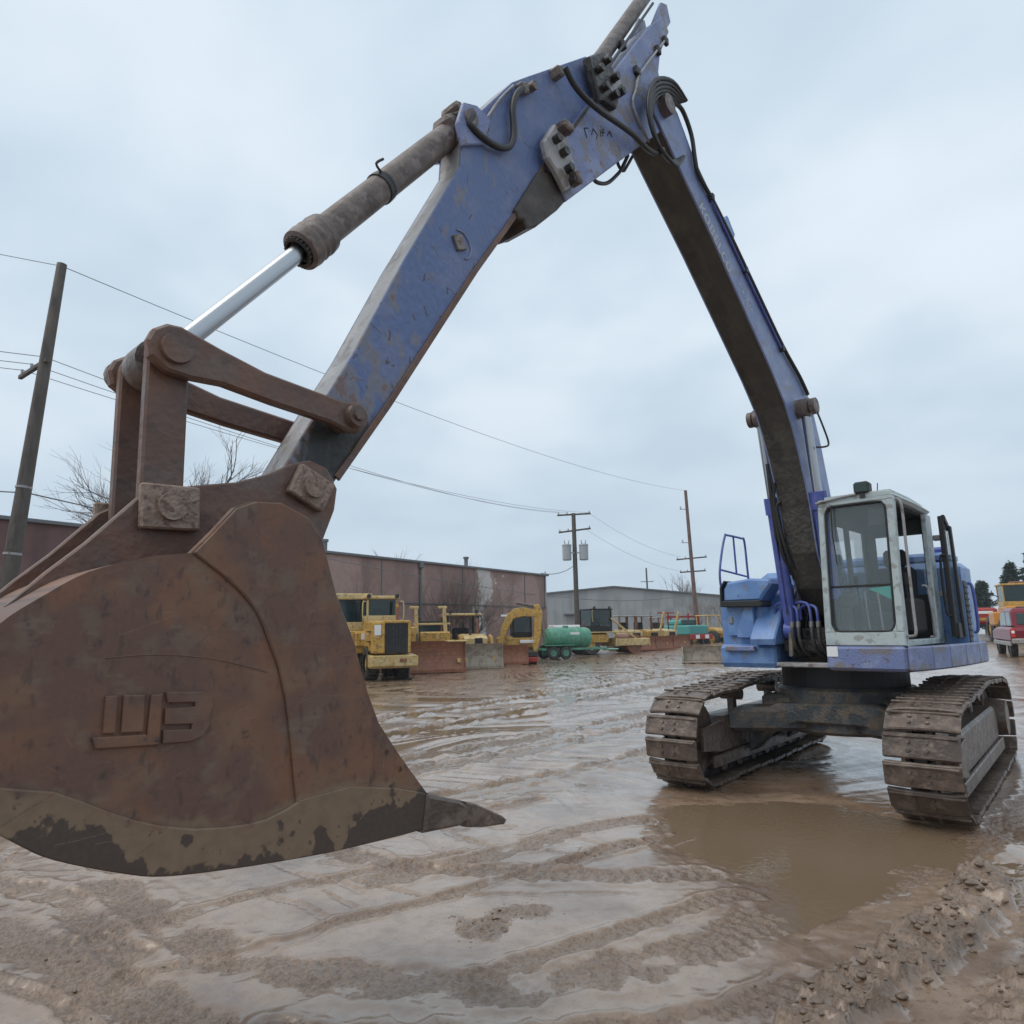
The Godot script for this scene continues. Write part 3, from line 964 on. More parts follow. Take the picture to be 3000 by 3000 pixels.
func make_undercarriage(ex: Node3D):
	var slew := Basis(Vector3.UP, deg_to_rad(3.0))
	var under := hub("undercarriage", ex)
	under.position = Vector3(-0.07, 0, 0)
	under.basis = slew
	var b := mb()
	var beam := poly([-0.85, 0.22, -0.85, 0.62, -0.5, 0.76, 0.5, 0.80, 0.85, 0.64, 0.85, 0.22, 0.68, 0.46, 0.35, 0.57, -0.3, 0.57, -0.62, 0.45])
	b.panel(beam, 0.42, 0.80, 0.02)
	b.panel(beam, -0.80, -0.42, 0.02)
	obj("cross_beam", b, "chassis", under)
	b = mb()
	b.slab(disc(0, 0, 0.74, 28), 0.45, 0.93, 0.03)
	b.box(Vector3(0, 0.66, 0), Vector3(1.5, 0.34, 1.2), 0.03)
	for sx in [-1, 1]:
		for sz in [-1, 1]:
			b.slab(poly([0.35 * sx, 0.25 * sz, 0.25 * sx, 0.70 * sz, 0.92 * sx, 1.12 * sz, 0.95 * sx, 0.62 * sz]), 0.47, 0.72, 0.04)
	obj("centre_frame", b, "chassis", under)
	b = mb()
	b.slab(disc(0, 0, 0.66, 36), 0.90, 1.17, 0.01)
	for i in 36:
		b.cyl(Vector3(cos(TAU * i / 36) * 0.585, 0.90, sin(TAU * i / 36) * 0.585), Vector3(cos(TAU * i / 36) * 0.585, 0.965, sin(TAU * i / 36) * 0.585), 0.018, -1.0, 6)
	obj("swing_bearing", b, "black", under)
	# shared pieces
	var shoes := []
	for v in 3:
		var s := mb()
		var e := [0.0, 0.006, -0.005][v] as float
		s.panel(poly([-0.27, -0.022 + e, -0.12, -0.006, 0.1, -0.004, 0.27, -0.018 - e, 0.275, 0.014 - e, 0.2, 0.030, 0.1, 0.036, -0.12, 0.034, -0.2, 0.026 + e, -0.275, 0.010 + e]), -0.098, 0.098, 0.010)
		s.box(Vector3(0, 0.034, -0.072), Vector3(0.53, 0.022, 0.022), 0.006)
		for q in [Vector2(-0.085, -0.03), Vector2(0.045, -0.03), Vector2(-0.085, 0.035), Vector2(0.045, 0.035)]:
			s.cyl(Vector3(q.x, 0.03, q.y), Vector3(q.x, 0.05, q.y), 0.017, -1.0, 6)
		shoes.append(s.done())
	var path := track_path()
	var run := [0.0]
	for i in path.size(): run.append(run[-1] + (path[(i + 1) % path.size()] - path[i]).length())
	var total: float = run[-1]
	var count := 46
	var rng := RandomNumberGenerator.new()
	rng.seed = 3
	for side in [1, -1]:
		var tr := hub("track", ex)
		tr.position = Vector3(-0.07, 0, 0) + slew * Vector3(1.09 * side, 0, 0)
		tr.basis = slew
		var chain := mb()
		var k := 0
		for i in count:
			var at := total * (i + 0.35) / count
			while run[k + 1] < at: k += 1
			var a: Vector2 = path[k]
			var c: Vector2 = path[(k + 1) % path.size()]
			var q := a.lerp(c, (at - run[k]) / (run[k + 1] - run[k]))
			var t := (c - a).normalized()
			var nrm := Vector2(-t.y, t.x) # outward: the path runs clockwise in (z, y)
			var bs := Basis(Vector3(1, 0, 0), Vector3(0, nrm.y, nrm.x), Vector3(0, t.y, t.x))
			if bs.determinant() < 0.0: bs = Basis(Vector3(-1, 0, 0), Vector3(0, nrm.y, nrm.x), Vector3(0, t.y, t.x))
			var sh := obj("shoe", shoes[rng.randi() % 3], ["track_mud", "track_mud", "track_mud_dark"][rng.randi() % 3], tr)
			sh.transform = Transform3D(bs * Basis(Vector3.RIGHT, rng.randfn() * 0.03), Vector3(rng.randfn() * 0.003, q.y + nrm.y * 0.02, q.x + nrm.x * 0.02))
			for cx in [-0.085, 0.045]:
				chain.box(Vector3(cx * sign(bs.x.x), q.y - nrm.y * 0.035, q.x - nrm.x * 0.035), Vector3(0.045, 0.085, 0.19), 0.008, bs)
		obj("chain", chain, "grease", tr)
		b = mb()
		b.prism(poly([1.45, 0.26, 1.5, 0.55, 1.2, 0.64, -1.3, 0.64, -1.5, 0.5, -1.45, 0.24]), -0.16, 0.16, 0.03)
		b.prism(poly([1.86, 0.36, 1.86, 0.58, 1.4, 0.62, 1.4, 0.30]), -0.21, -0.17, 0.006)
		b.prism(poly([1.86, 0.36, 1.86, 0.58, 1.4, 0.62, 1.4, 0.30]), 0.17, 0.21, 0.006)
		b.prism(poly([1.6, 0.16, 1.6, 0.28, -1.5, 0.28, -1.5, 0.14]), 0.16, 0.20, 0.01)
		obj("track_frame", b, "track_mud", tr)
		b = mb()
		b.cyl(Vector3(-0.09, 0.47, 1.74), Vector3(0.09, 0.47, 1.74), 0.36, -1.0, 28)
		b.cyl(Vector3(-0.18, 0.47, 1.74), Vector3(0.18, 0.47, 1.74), 0.10, -1.0, 16)
		obj("idler", b, "track_mud", tr)
		b = mb()
		var teeth := PackedVector2Array()
		for i in 42: teeth.append(Vector2(-1.75, 0.47) + Vector2(cos(TAU * i / 42), sin(TAU * i / 42)) * (0.37 if (i % 2) == 0 else 0.32))
		b.prism(teeth, -0.04, 0.04, 0.005)
		b.cyl(Vector3(-0.05, 0.47, -1.75), Vector3(0.24, 0.47, -1.75), 0.24, 0.20, 24)
		obj("sprocket", b, "track_mud", tr)
		for i in 7:
			b = mb()
			b.cyl(Vector3(-0.14, 0.17, 1.25 - i * 0.42), Vector3(0.14, 0.17, 1.25 - i * 0.42), 0.085, -1.0, 14)
			obj("roller", b, "track_mud", tr)
		for z in [0.62, -0.55]:
			b = mb()
			b.cyl(Vector3(-0.12, 0.83, z), Vector3(0.12, 0.83, z), 0.07, -1.0, 14)
			b.box(Vector3(0, 0.72, z), Vector3(0.08, 0.2, 0.1), 0.01)
			obj("carrier_roller", b, "track_mud", tr)

func rail(parent: Node, called: String, pts: Array, r: float, m: String) -> MeshInstance3D:
	var b := mb()
	b.tube(pts, r, 8)
	return obj(called, b, m, parent)

func make_upper(ex: Node3D):
	# turntable deck
	var b := mb()
	b.slab(poly([-1.0, 0.95, -0.5, 0.95, -0.42, 0.5, 0.10, 0.5, 0.27, 1.38, 0.92, 1.38, 1.03, 0.9, 1.10, 0.2, 1.10, -0.5, 0.98, -0.95, 0.66, -1.3, 0, -1.48, -0.66, -1.3, -1.02, -0.8, -1.06, 0]), 1.16, 1.30, 0.01)
	obj("turntable_deck", b, "chassis", ex)
	# skirt below the cab and round the left side
	b = mb()
	b.box(Vector3(0.597, 1.284, 1.39), Vector3(0.70, 0.226, 0.09), 0.025)
	obj("front_skirt", b, "blue_dirty", ex)
	var arc := [[0.945, 1.42], [1.03, 1.10], [1.09, 0.70], [1.13, 0.20], [1.16, -0.30], [1.165, -0.74], [1.06, -1.08]]
	var seams := [[0, 2], [2, 4], [4, 6]]
	for s in seams:
		b = mb()
		for i in range(s[0], s[1]):
			var p := Vector3(arc[i][0], 1.284, arc[i][1])
			var q := Vector3(arc[i + 1][0], 1.284, arc[i + 1][1])
			var d := (q - p)
			var bs := Basis(Vector3.UP, atan2(d.x, d.z))
			b.box((p + q) / 2 - bs.x * 0.03, Vector3(0.06, 0.222, d.length() + 0.006), 0.016, bs)
		obj("side_skirt", b, "blue_dirty", ex)
	for z in [0.42, 0.02, -0.14]:
		b = mb()
		b.box(Vector3(1.113 if z > 0.2 else 1.139, 1.284, z), Vector3(0.014, 0.15, 0.15 if z < 0.2 else 0.26), 0.004, Basis(Vector3.UP, -0.08 if z > 0.2 else -0.03))
		obj("access_cover", b, "blue", ex)
	b = mb()
	b.box(Vector3(1.158, 1.29, -0.45), Vector3(0.03, 0.11, 0.035), 0.004)
	obj("reflector", b, "red_light", ex)
	b = mb()
	b.box(Vector3(0.308, 1.345, 1.437), Vector3(0.10, 0.095, 0.004), 0.001)
	obj("white_sticker", b, "white", ex)
	# engine hood and counterweight, rounded tail
	b = mb()
	b.slab(poly([-1.0, -0.1, -1.02, -0.7, -0.85, -1.15, -0.5, -1.42, 0, -1.52, 0.5, -1.42, 0.86, -1.25, 1.07, -1.02, 1.155, -0.72, 1.155, -0.20, 0.2, -0.14, 0.1, -0.1]), 1.30, 2.26, 0.07)
	obj("engine_hood", b, "blue", ex)
	b = mb()
	b.slab(poly([0.2, -0.3, 1.06, -0.3, 1.06, -0.68, 0.97, -0.95, 0.80, -1.15, 0.45, -1.34, 0, -1.40, -0.5, -1.34, -0.85, -1.0, -0.85, -0.3, 0.1, -0.3]), 2.25, 2.38, 0.09)
	obj("hood_top", b, "blue", ex)
	b = mb()
	b.box(Vector3(0.92, 2.40, -0.50), Vector3(0.14, 0.09, 0.18), 0.03)
	obj("air_intake", b, "deep_blue", ex)
	b = mb()
	b.box(Vector3(1.15, 1.72, -0.30), Vector3(0.03, 0.66, 0.16), 0.01)
	obj("vent_panel", b, "black", ex)
	for k in 9:
		b = mb()
		b.box(Vector3(1.16, 1.46 + k * 0.065, -0.30), Vector3(0.03, 0.03, 0.14), 0.006, Basis(Vector3.BACK, 0.5))
		obj("vent_slat", b, "rubber", ex)
	rail(ex, "grab_handle", bend([Vector3(1.14, 2.02, -0.50), Vector3(1.19, 2.0, -0.50), Vector3(1.20, 1.75, -0.52), Vector3(1.19, 1.52, -0.54), Vector3(1.14, 1.5, -0.54)], 5), 0.016, "deep_blue")
	# right-hand box: tank and tool locker
	b = mb()
	b.prism(poly([0.98, 1.40, 1.0, 1.86, 0.96, 2.02, 0.84, 2.11, 0.60, 2.13, -0.4, 2.13, -0.4, 1.30, 0.9, 1.30]), -1.05, -0.50, 0.05)
	obj("tank_cover", b, "blue", ex)
	b = mb()
	b.box(Vector3(-0.79, 1.655, 1.012), Vector3(0.30, 0.33, 0.03), 0.01)
	obj("locker_door", b, "blue", ex)
	b = mb()
	b.box(Vector3(-0.895, 1.665, 1.034), Vector3(0.045, 0.075, 0.02), 0.006)
	obj("locker_latch", b, "steel", ex)
	# hooded block with a black lower band
	b = mb()
	b.panel(poly([-0.93, 1.87, -0.92, 2.02, -0.87, 2.09, -0.60, 2.12, -0.38, 2.10, -0.36, 2.05, -0.46, 1.93, -0.50, 1.87]), 0.80, 1.13, 0.025)
	obj("lamp_hood", b, "blue", ex)
	b = mb()
	b.panel(poly([-0.96, 1.815, -0.955, 2.03, -0.90, 2.11, -0.885, 2.10, -0.93, 2.02, -0.93, 1.88, -0.50, 1.875, -0.47, 1.83, -0.50, 1.805]), 0.82, 1.15, 0.008)
	obj("rubber_seal", b, "black", ex)
	# slanted step cover
	b = mb()
	b.prism(poly([1.20, 1.46, 1.16, 1.52, 0.72, 2.02, 0.62, 2.02, 0.62, 1.40, 1.18, 1.40]), -0.62, -0.34, 0.015)
	var cover := obj("step_cover", b, "blue", ex)
	b = mb()
	b.panel(poly([-0.82, 1.47, -0.615, 1.47, -0.615, 1.93, -0.70, 1.85, -0.80, 1.62]), 1.0, 1.07, 0.01)
	obj("side_cover", b, "blue", ex)
	# lower bumper panel with its step bar
	b = mb()
	b.prism(poly([1.03, 1.15, 1.06, 1.20, 1.06, 1.36, 1.02, 1.40, 0.2, 1.40, 0.2, 1.15]), -1.04, -0.40, 0.025)
	obj("lower_panel", b, "blue", ex)
	b = mb()
	b.box(Vector3(-0.78, 1.355, 1.085), Vector3(0.34, 0.06, 0.06), 0.012)
	obj("step_bar", b, "blue_dirty", ex)
	# rail on the right side
	var rl := mb()
	rl.tube(bend([Vector3(-1.0, 2.0, 1.0), Vector3(-1.0, 2.20, 1.02), Vector3(-1.0, 2.46, 0.93), Vector3(-1.0, 2.66, 0.82), Vector3(-1.0, 2.675, 0.76), Vector3(-1.0, 2.67, 0.40), Vector3(-1.0, 2.64, 0.30), Vector3(-1.0, 2.3, 0.27), Vector3(-1.0, 2.1, 0.25)], 5), 0.014, 8)
	rl.cyl(Vector3(-1.0, 2.67, 0.60), Vector3(-1.0, 2.21, 0.58), 0.012, -1.0, 8)
	rl.cyl(Vector3(-1.0, 2.25, 1.0), Vector3(-1.0, 2.20, 0.27), 0.012, -1.0, 8)
	obj("handrail", rl, "deep_blue", ex)
	# boom foot bracket, valves and hoses in the gap beside the cab
	b = mb()
	for x in [-0.25, 0.0]:
		b.prism(poly([0.1, 1.28, 0.1, 1.75, 0.35, 1.95, 0.55, 1.95, 1.05, 1.62, 1.1, 1.28]), x + (0.0 if x < 0 else 0.19), x + (0.05 if x < 0 else 0.24), 0.01)
	obj("boom_bracket", b, "chassis", ex)
	b = mb()
	b.box(Vector3(-0.12, 1.38, 0.86), Vector3(0.46, 0.14, 0.22), 0.02)
	b.box(Vector3(-0.05, 1.50, 0.80), Vector3(0.28, 0.14, 0.16), 0.02)
	obj("valve_block", b, "grease", ex)
	b = mb()
	b.box(Vector3(-0.13, 1.7, 0.25), Vector3(0.6, 0.7, 0.06), 0.01)
	obj("bulkhead", b, "chassis", ex)
	b = mb()
	b.box(Vector3(-0.13, 1.19, 0.9), Vector3(0.56, 0.05, 0.3), 0.01)
	obj("front_plate", b, "grey_metal", ex)
	var k := 0
	for x in [-0.20, -0.135, 0.0, 0.07]:
		rail(ex, "steel_pipe", bend([Vector3(x, 1.62, 1.06), Vector3(x, 1.74, 1.07), Vector3(x - 0.03, 1.82 - 0.03 * (k % 2), 1.05), Vector3(x - 0.12, 1.84 - 0.03 * (k % 2), 1.02), Vector3(x - 0.20, 1.80 - 0.03 * (k % 2), 0.98), Vector3(x - 0.21, 1.66, 0.96)], 5), 0.016, "deep_blue")
		b = mb()
		b.cyl(Vector3(x, 1.58, 1.06), Vector3(x, 1.64, 1.06), 0.026, -1.0, 6)
		obj("pipe_fitting", b, "steel", ex)
		rail(ex, "hose", bend([Vector3(x, 1.60, 1.06), Vector3(x + 0.01, 1.45, 1.08), Vector3(x + 0.03, 1.33, 1.02), Vector3(x + 0.05, 1.27, 0.85)], 5), 0.020, "rubber")
		k += 1
	for x in [-0.36, -0.16, 0.10]:
		rail(ex, "hose", bend([Vector3(x, 1.35, 0.75), Vector3(x - 0.02, 1.6, 0.72), Vector3(x + 0.03, 1.9, 0.62), Vector3(x + 0.05, 2.1, 0.45)], 5), 0.022, "hose")

func make_cab(ex: Node3D):
	var cab := hub("cab", ex)
	cab.transform = Transform3D(Basis.from_scale(Vector3(0.927, 0.962, 1.0)), Vector3(0.139, 0.064, 0.36))
	var b := mb()
	var fz0 := 0.99
	var fz1 := 1.06
	# front frame with rounded corners
	b.panel(poly([0.12, 1.39, 0.87, 1.39, 0.87, 1.52, 0.12, 1.52]), fz0, fz1, 0.008)
	b.panel(poly([0.12, 1.52, 0.188, 1.52, 0.222, 2.80, 0.16, 2.80]), fz0, fz1, 0.008)
	b.panel(poly([0.80, 1.52, 0.87, 1.52, 0.905, 2.80, 0.828, 2.80]), fz0, fz1, 0.008)
	b.panel(poly([0.16, 2.80, 0.905, 2.80, 0.88, 2.885, 0.62, 2.905, 0.19, 2.86]), fz0, fz1, 0.008)
	for s in [[0.188, 1.52, 1, 1], [0.80, 1.52, -1, 1], [0.221, 2.80, 1, -1], [0.83, 2.80, -1, -1]]:
		var g := PackedVector2Array([Vector2(s[0], s[1])])
		for i in 7:
			var t := PI / 2 * i / 6.0
			g.append(Vector2(s[0] + s[2] * 0.09 * (1.0 - sin(t)), s[1] + s[3] * 0.09 * (1.0 - cos(t))))
		b.panel(g, fz0 + 0.004, fz1 - 0.004, 0.0)
	# side posts, sills, back wall
	b.prism(poly([0.99, 1.39, 0.99, 2.82, 0.93, 2.82, 0.93, 1.39]), 0.815, 0.87, 0.008)
	b.prism(poly([-0.18, 1.39, -0.22, 2.80, -0.44, 2.80, -0.44, 1.39]), 0.83, 0.885, 0.008)
	b.prism(poly([1.0, 1.38, 1.0, 1.44, -0.4, 1.44, -0.4, 1.38]), 0.78, 0.885, 0.008)
	obj("front_frame", b, "pale_paint", cab)
	b = mb()
	b.prism(poly([1.0, 1.40, 1.0, 1.86, -0.42, 1.86, -0.42, 1.40]), 0.125, 0.16, 0.006)
	b.prism(poly([1.0, 1.86, 1.0, 2.80, 0.90, 2.80, 0.86, 1.86]), 0.13, 0.165, 0.006)
	b.prism(poly([0.22, 1.86, 0.26, 2.80, 0.16, 2.80, 0.12, 1.86]), 0.13, 0.165, 0.006)
	b.prism(poly([-0.36, 1.86, -0.36, 2.80, -0.44, 2.80, -0.44, 1.86]), 0.13, 0.165, 0.006)
	b.prism(poly([1.0, 2.66, 1.0, 2.82, -0.44, 2.82, -0.44, 2.66]), 0.135, 0.17, 0.006)
	obj("right_wall", b, "interior_pale", cab)
	b = mb()
	b.panel(poly([0.15, 1.40, 0.86, 1.40, 0.86, 1.92, 0.15, 1.92]), -0.45, -0.41, 0.006)
	b.panel(poly([0.15, 1.92, 0.27, 1.92, 0.27, 2.80, 0.15, 2.80]), -0.45, -0.41, 0.006)
	b.panel(poly([0.78, 1.92, 0.86, 1.92, 0.86, 2.80, 0.78, 2.80]), -0.45, -0.41, 0.006)
	b.panel(poly([0.27, 2.60, 0.78, 2.60, 0.78, 2.80, 0.27, 2.80]), -0.45, -0.41, 0.006)
	obj("rear_wall", b, "interior_pale", cab)
	b = mb()
	b.slab(poly([0.14, 1.06, 0.90, 1.06, 0.915, 0.3, 0.89, -0.42, 0.5, -0.47, 0.14, -0.45, 0.125, 0.3]), 2.81, 2.875, 0.03)
	b.slab(poly([0.2, 0.95, 0.85, 0.95, 0.86, 0.3, 0.83, -0.36, 0.2, -0.38]), 2.87, 2.925, 0.045)
	obj("roof", b, "pale_paint", cab)
	b = mb()
	b.box(Vector3(0.5, 2.79, 0.3), Vector3(0.66, 0.03, 1.36), 0.01)
	obj("headliner", b, "interior", cab)
	b = mb()
	b.box(Vector3(0.5, 1.39, 0.3), Vector3(0.70, 0.04, 1.38), 0.01)
	obj("cab_floor", b, "interior", cab)
	# glass
	b = mb()
	b.panel(poly([0.19, 1.985, 0.815, 1.985, 0.83, 2.80, 0.215, 2.80]), 1.015, 1.021)
	obj("windshield", b, "dusty_glass", cab)
	b = mb()
	b.panel(poly([0.185, 1.52, 0.80, 1.52, 0.81, 1.965, 0.195, 1.965]), 1.015, 1.021)
	obj("lower_window", b, "glass", cab)
	b = mb()
	b.box(Vector3(0.50, 1.974, 1.02), Vector3(0.63, 0.022, 0.03), 0.006)
	obj("window_bar", b, "black", cab)
	# black rubber round the windshield
	b = mb()
	b.tube([Vector3(0.20, 1.60, 1.05), Vector3(0.232, 2.72, 1.05)], 0.011, 6)
	b.tube([Vector3(0.79, 1.60, 1.05), Vector3(0.818, 2.72, 1.05)], 0.011, 6)
	b.tube(bend([Vector3(0.20, 1.60, 1.05), Vector3(0.225, 1.55, 1.05), Vector3(0.28, 1.53, 1.05), Vector3(0.71, 1.53, 1.05), Vector3(0.765, 1.55, 1.05), Vector3(0.79, 1.60, 1.05)], 4), 0.011, 6)
	b.tube(bend([Vector3(0.232, 2.72, 1.05), Vector3(0.255, 2.77, 1.05), Vector3(0.31, 2.79, 1.05), Vector3(0.74, 2.79, 1.05), Vector3(0.795, 2.77, 1.05), Vector3(0.818, 2.72, 1.05)], 4), 0.011, 6)
	obj("window_seal", b, "black", cab)
	for g in [[0.94, 0.24], [0.12, -0.36]]:
		b = mb()
		b.prism(poly([g[0], 1.86, g[0], 2.66, g[1], 2.66, g[1], 1.86]), 0.142, 0.148)
		obj("side_window", b, "dusty_glass", cab)
	b = mb()
	b.panel(poly([0.27, 1.92, 0.78, 1.92, 0.78, 2.60, 0.27, 2.60]), -0.432, -0.426)
	obj("rear_window", b, "glass", cab)
	# inside
	b = mb()
	b.box(Vector3(0.5, 1.66, 0.0), Vector3(0.44, 0.14, 0.44), 0.04)
	b.box(Vector3(0.5, 1.95, -0.24), Vector3(0.42, 0.55, 0.12), 0.04, Basis(Vector3.RIGHT, -0.12))
	b.box(Vector3(0.5, 2.33, -0.29), Vector3(0.24, 0.20, 0.09), 0.03, Basis(Vector3.RIGHT, -0.12))
	b.box(Vector3(0.5, 1.50, 0.0), Vector3(0.30, 0.2, 0.32), 0.02)
	obj("driver_seat", b, "seat", cab)
	for x in [0.25, 0.74]:
		b = mb()
		b.box(Vector3(x, 1.68, 0.12), Vector3(0.12, 0.36, 0.5), 0.03)
		b.cyl(Vector3(x, 1.84, 0.30), Vector3(x, 2.02, 0.33), 0.014, -1.0, 8)
		b.cyl(Vector3(x, 2.0, 0.325), Vector3(x, 2.12, 0.345), 0.028, 0.024, 10)
		obj("control_console", b, "interior", cab)
	for x in [0.43, 0.56]:
		b = mb()
		b.cyl(Vector3(x, 1.43, 0.62), Vector3(x, 1.92, 0.70), 0.010, -1.0, 8)
		b.box(Vector3(x, 1.45, 0.66), Vector3(0.09, 0.03, 0.2), 0.008)
		obj("travel_lever", b, "steel", cab)
	b = mb()
	b.box(Vector3(0.27, 1.62, 0.82), Vector3(0.12, 0.34, 0.12), 0.03)
	b.box(Vector3(0.31, 1.83, 0.84), Vector3(0.2, 0.14, 0.06), 0.02, Basis(Vector3.RIGHT, -0.4))
	obj("gauge_panel", b, "interior", cab)
	b = mb()
	b.box(Vector3(0.70, 2.66, 0.90), Vector3(0.20, 0.20, 0.03), 0.01)
	obj("sun_visor", b, "black", cab)
	b = mb()
	b.panel(poly([0.52, 1.95, 0.80, 1.97, 0.81, 1.72, 0.74, 1.83, 0.62, 1.90]), 0.86, 0.875, 0.003)
	obj("hanging_rag", b, "teal", cab)
	rail(cab, "wiper", [Vector3(0.30, 2.80, 1.065), Vector3(0.29, 2.5, 1.068), Vector3(0.31, 2.2, 1.068)], 0.007, "black")
	# outside
	b = mb()
	b.box(Vector3(0.62, 2.945, 1.03), Vector3(0.15, 0.12, 0.13), 0.02)
	b.box(Vector3(0.62, 2.87, 1.06), Vector3(0.05, 0.06, 0.04), 0.006)
	obj("work_lamp", b, "rubber", cab)
	b = mb()
	b.box(Vector3(0.62, 2.945, 1.097), Vector3(0.12, 0.09, 0.008), 0.002)
	obj("lamp_lens", b, "dark_glass", cab)
	rail(cab, "roof_rail", [Vector3(0.15, 2.84, 1.075), Vector3(0.42, 2.875, 1.075), Vector3(0.56, 2.885, 1.075)], 0.012, "grey_metal")
	rail(cab, "entry_handrail", bend([Vector3(0.89, 2.80, 1.0), Vector3(0.935, 2.79, 1.0), Vector3(0.955, 2.70, 1.0), Vector3(0.955, 2.4, 1.0), Vector3(0.955, 1.7, 1.0), Vector3(0.955, 1.52, 1.0), Vector3(0.93, 1.48, 1.0), Vector3(0.88, 1.48, 1.0)], 4), 0.014, "grey_metal")
	rail(cab, "entry_handrail", bend([Vector3(0.89, 1.98, 0.30), Vector3(0.93, 1.97, 0.30), Vector3(0.94, 1.88, 0.28), Vector3(0.94, 1.50, 0.2), Vector3(0.89, 1.46, 0.2)], 4), 0.012, "grey_metal")
	rail(cab, "aerial", [Vector3(0.72, 2.92, 0.9), Vector3(0.73, 3.0, 0.9)], 0.005, "black")
	# the open door, folded back along the hood
	var door := hub("cab_door", ex)
	b = mb()
	b.prism(poly([0.10, 1.46, 0.12, 2.72, 0.05, 2.72, 0.03, 1.46]), 1.06, 1.11, 0.008)
	b.prism(poly([-0.10, 1.46, 0.00, 2.62, -0.06, 2.62, -0.17, 1.46]), 1.12, 1.15, 0.008)
	b.prism(poly([0.11, 2.66, 0.11, 2.73, -0.05, 2.64, -0.05, 2.57]), 1.09, 1.13, 0.008)
	b.prism(poly([0.08, 1.44, 0.08, 1.60, -0.15, 1.60, -0.17, 1.44]), 1.10, 1.13, 0.008)
	obj("door_frame", b, "black", door)
	b = mb()
	b.prism(poly([0.05, 1.60, 0.06, 2.66, -0.03, 2.60, -0.13, 1.60]), 1.112, 1.118)
	obj("door_glass", b, "dusty_glass", door)
	rail(door, "door_handle", bend([Vector3(1.09, 2.3, 0.12), Vector3(1.05, 2.28, 0.13), Vector3(1.04, 2.0, 0.13), Vector3(1.05, 1.7, 0.13), Vector3(1.09, 1.68, 0.12)], 4), 0.013, "black")
	for y in [1.9, 2.5]:
		b = mb()
		b.box(Vector3(1.03, y, 0.02), Vector3(0.10, 0.06, 0.06), 0.01)
		obj("door_hinge", b, "steel", door)

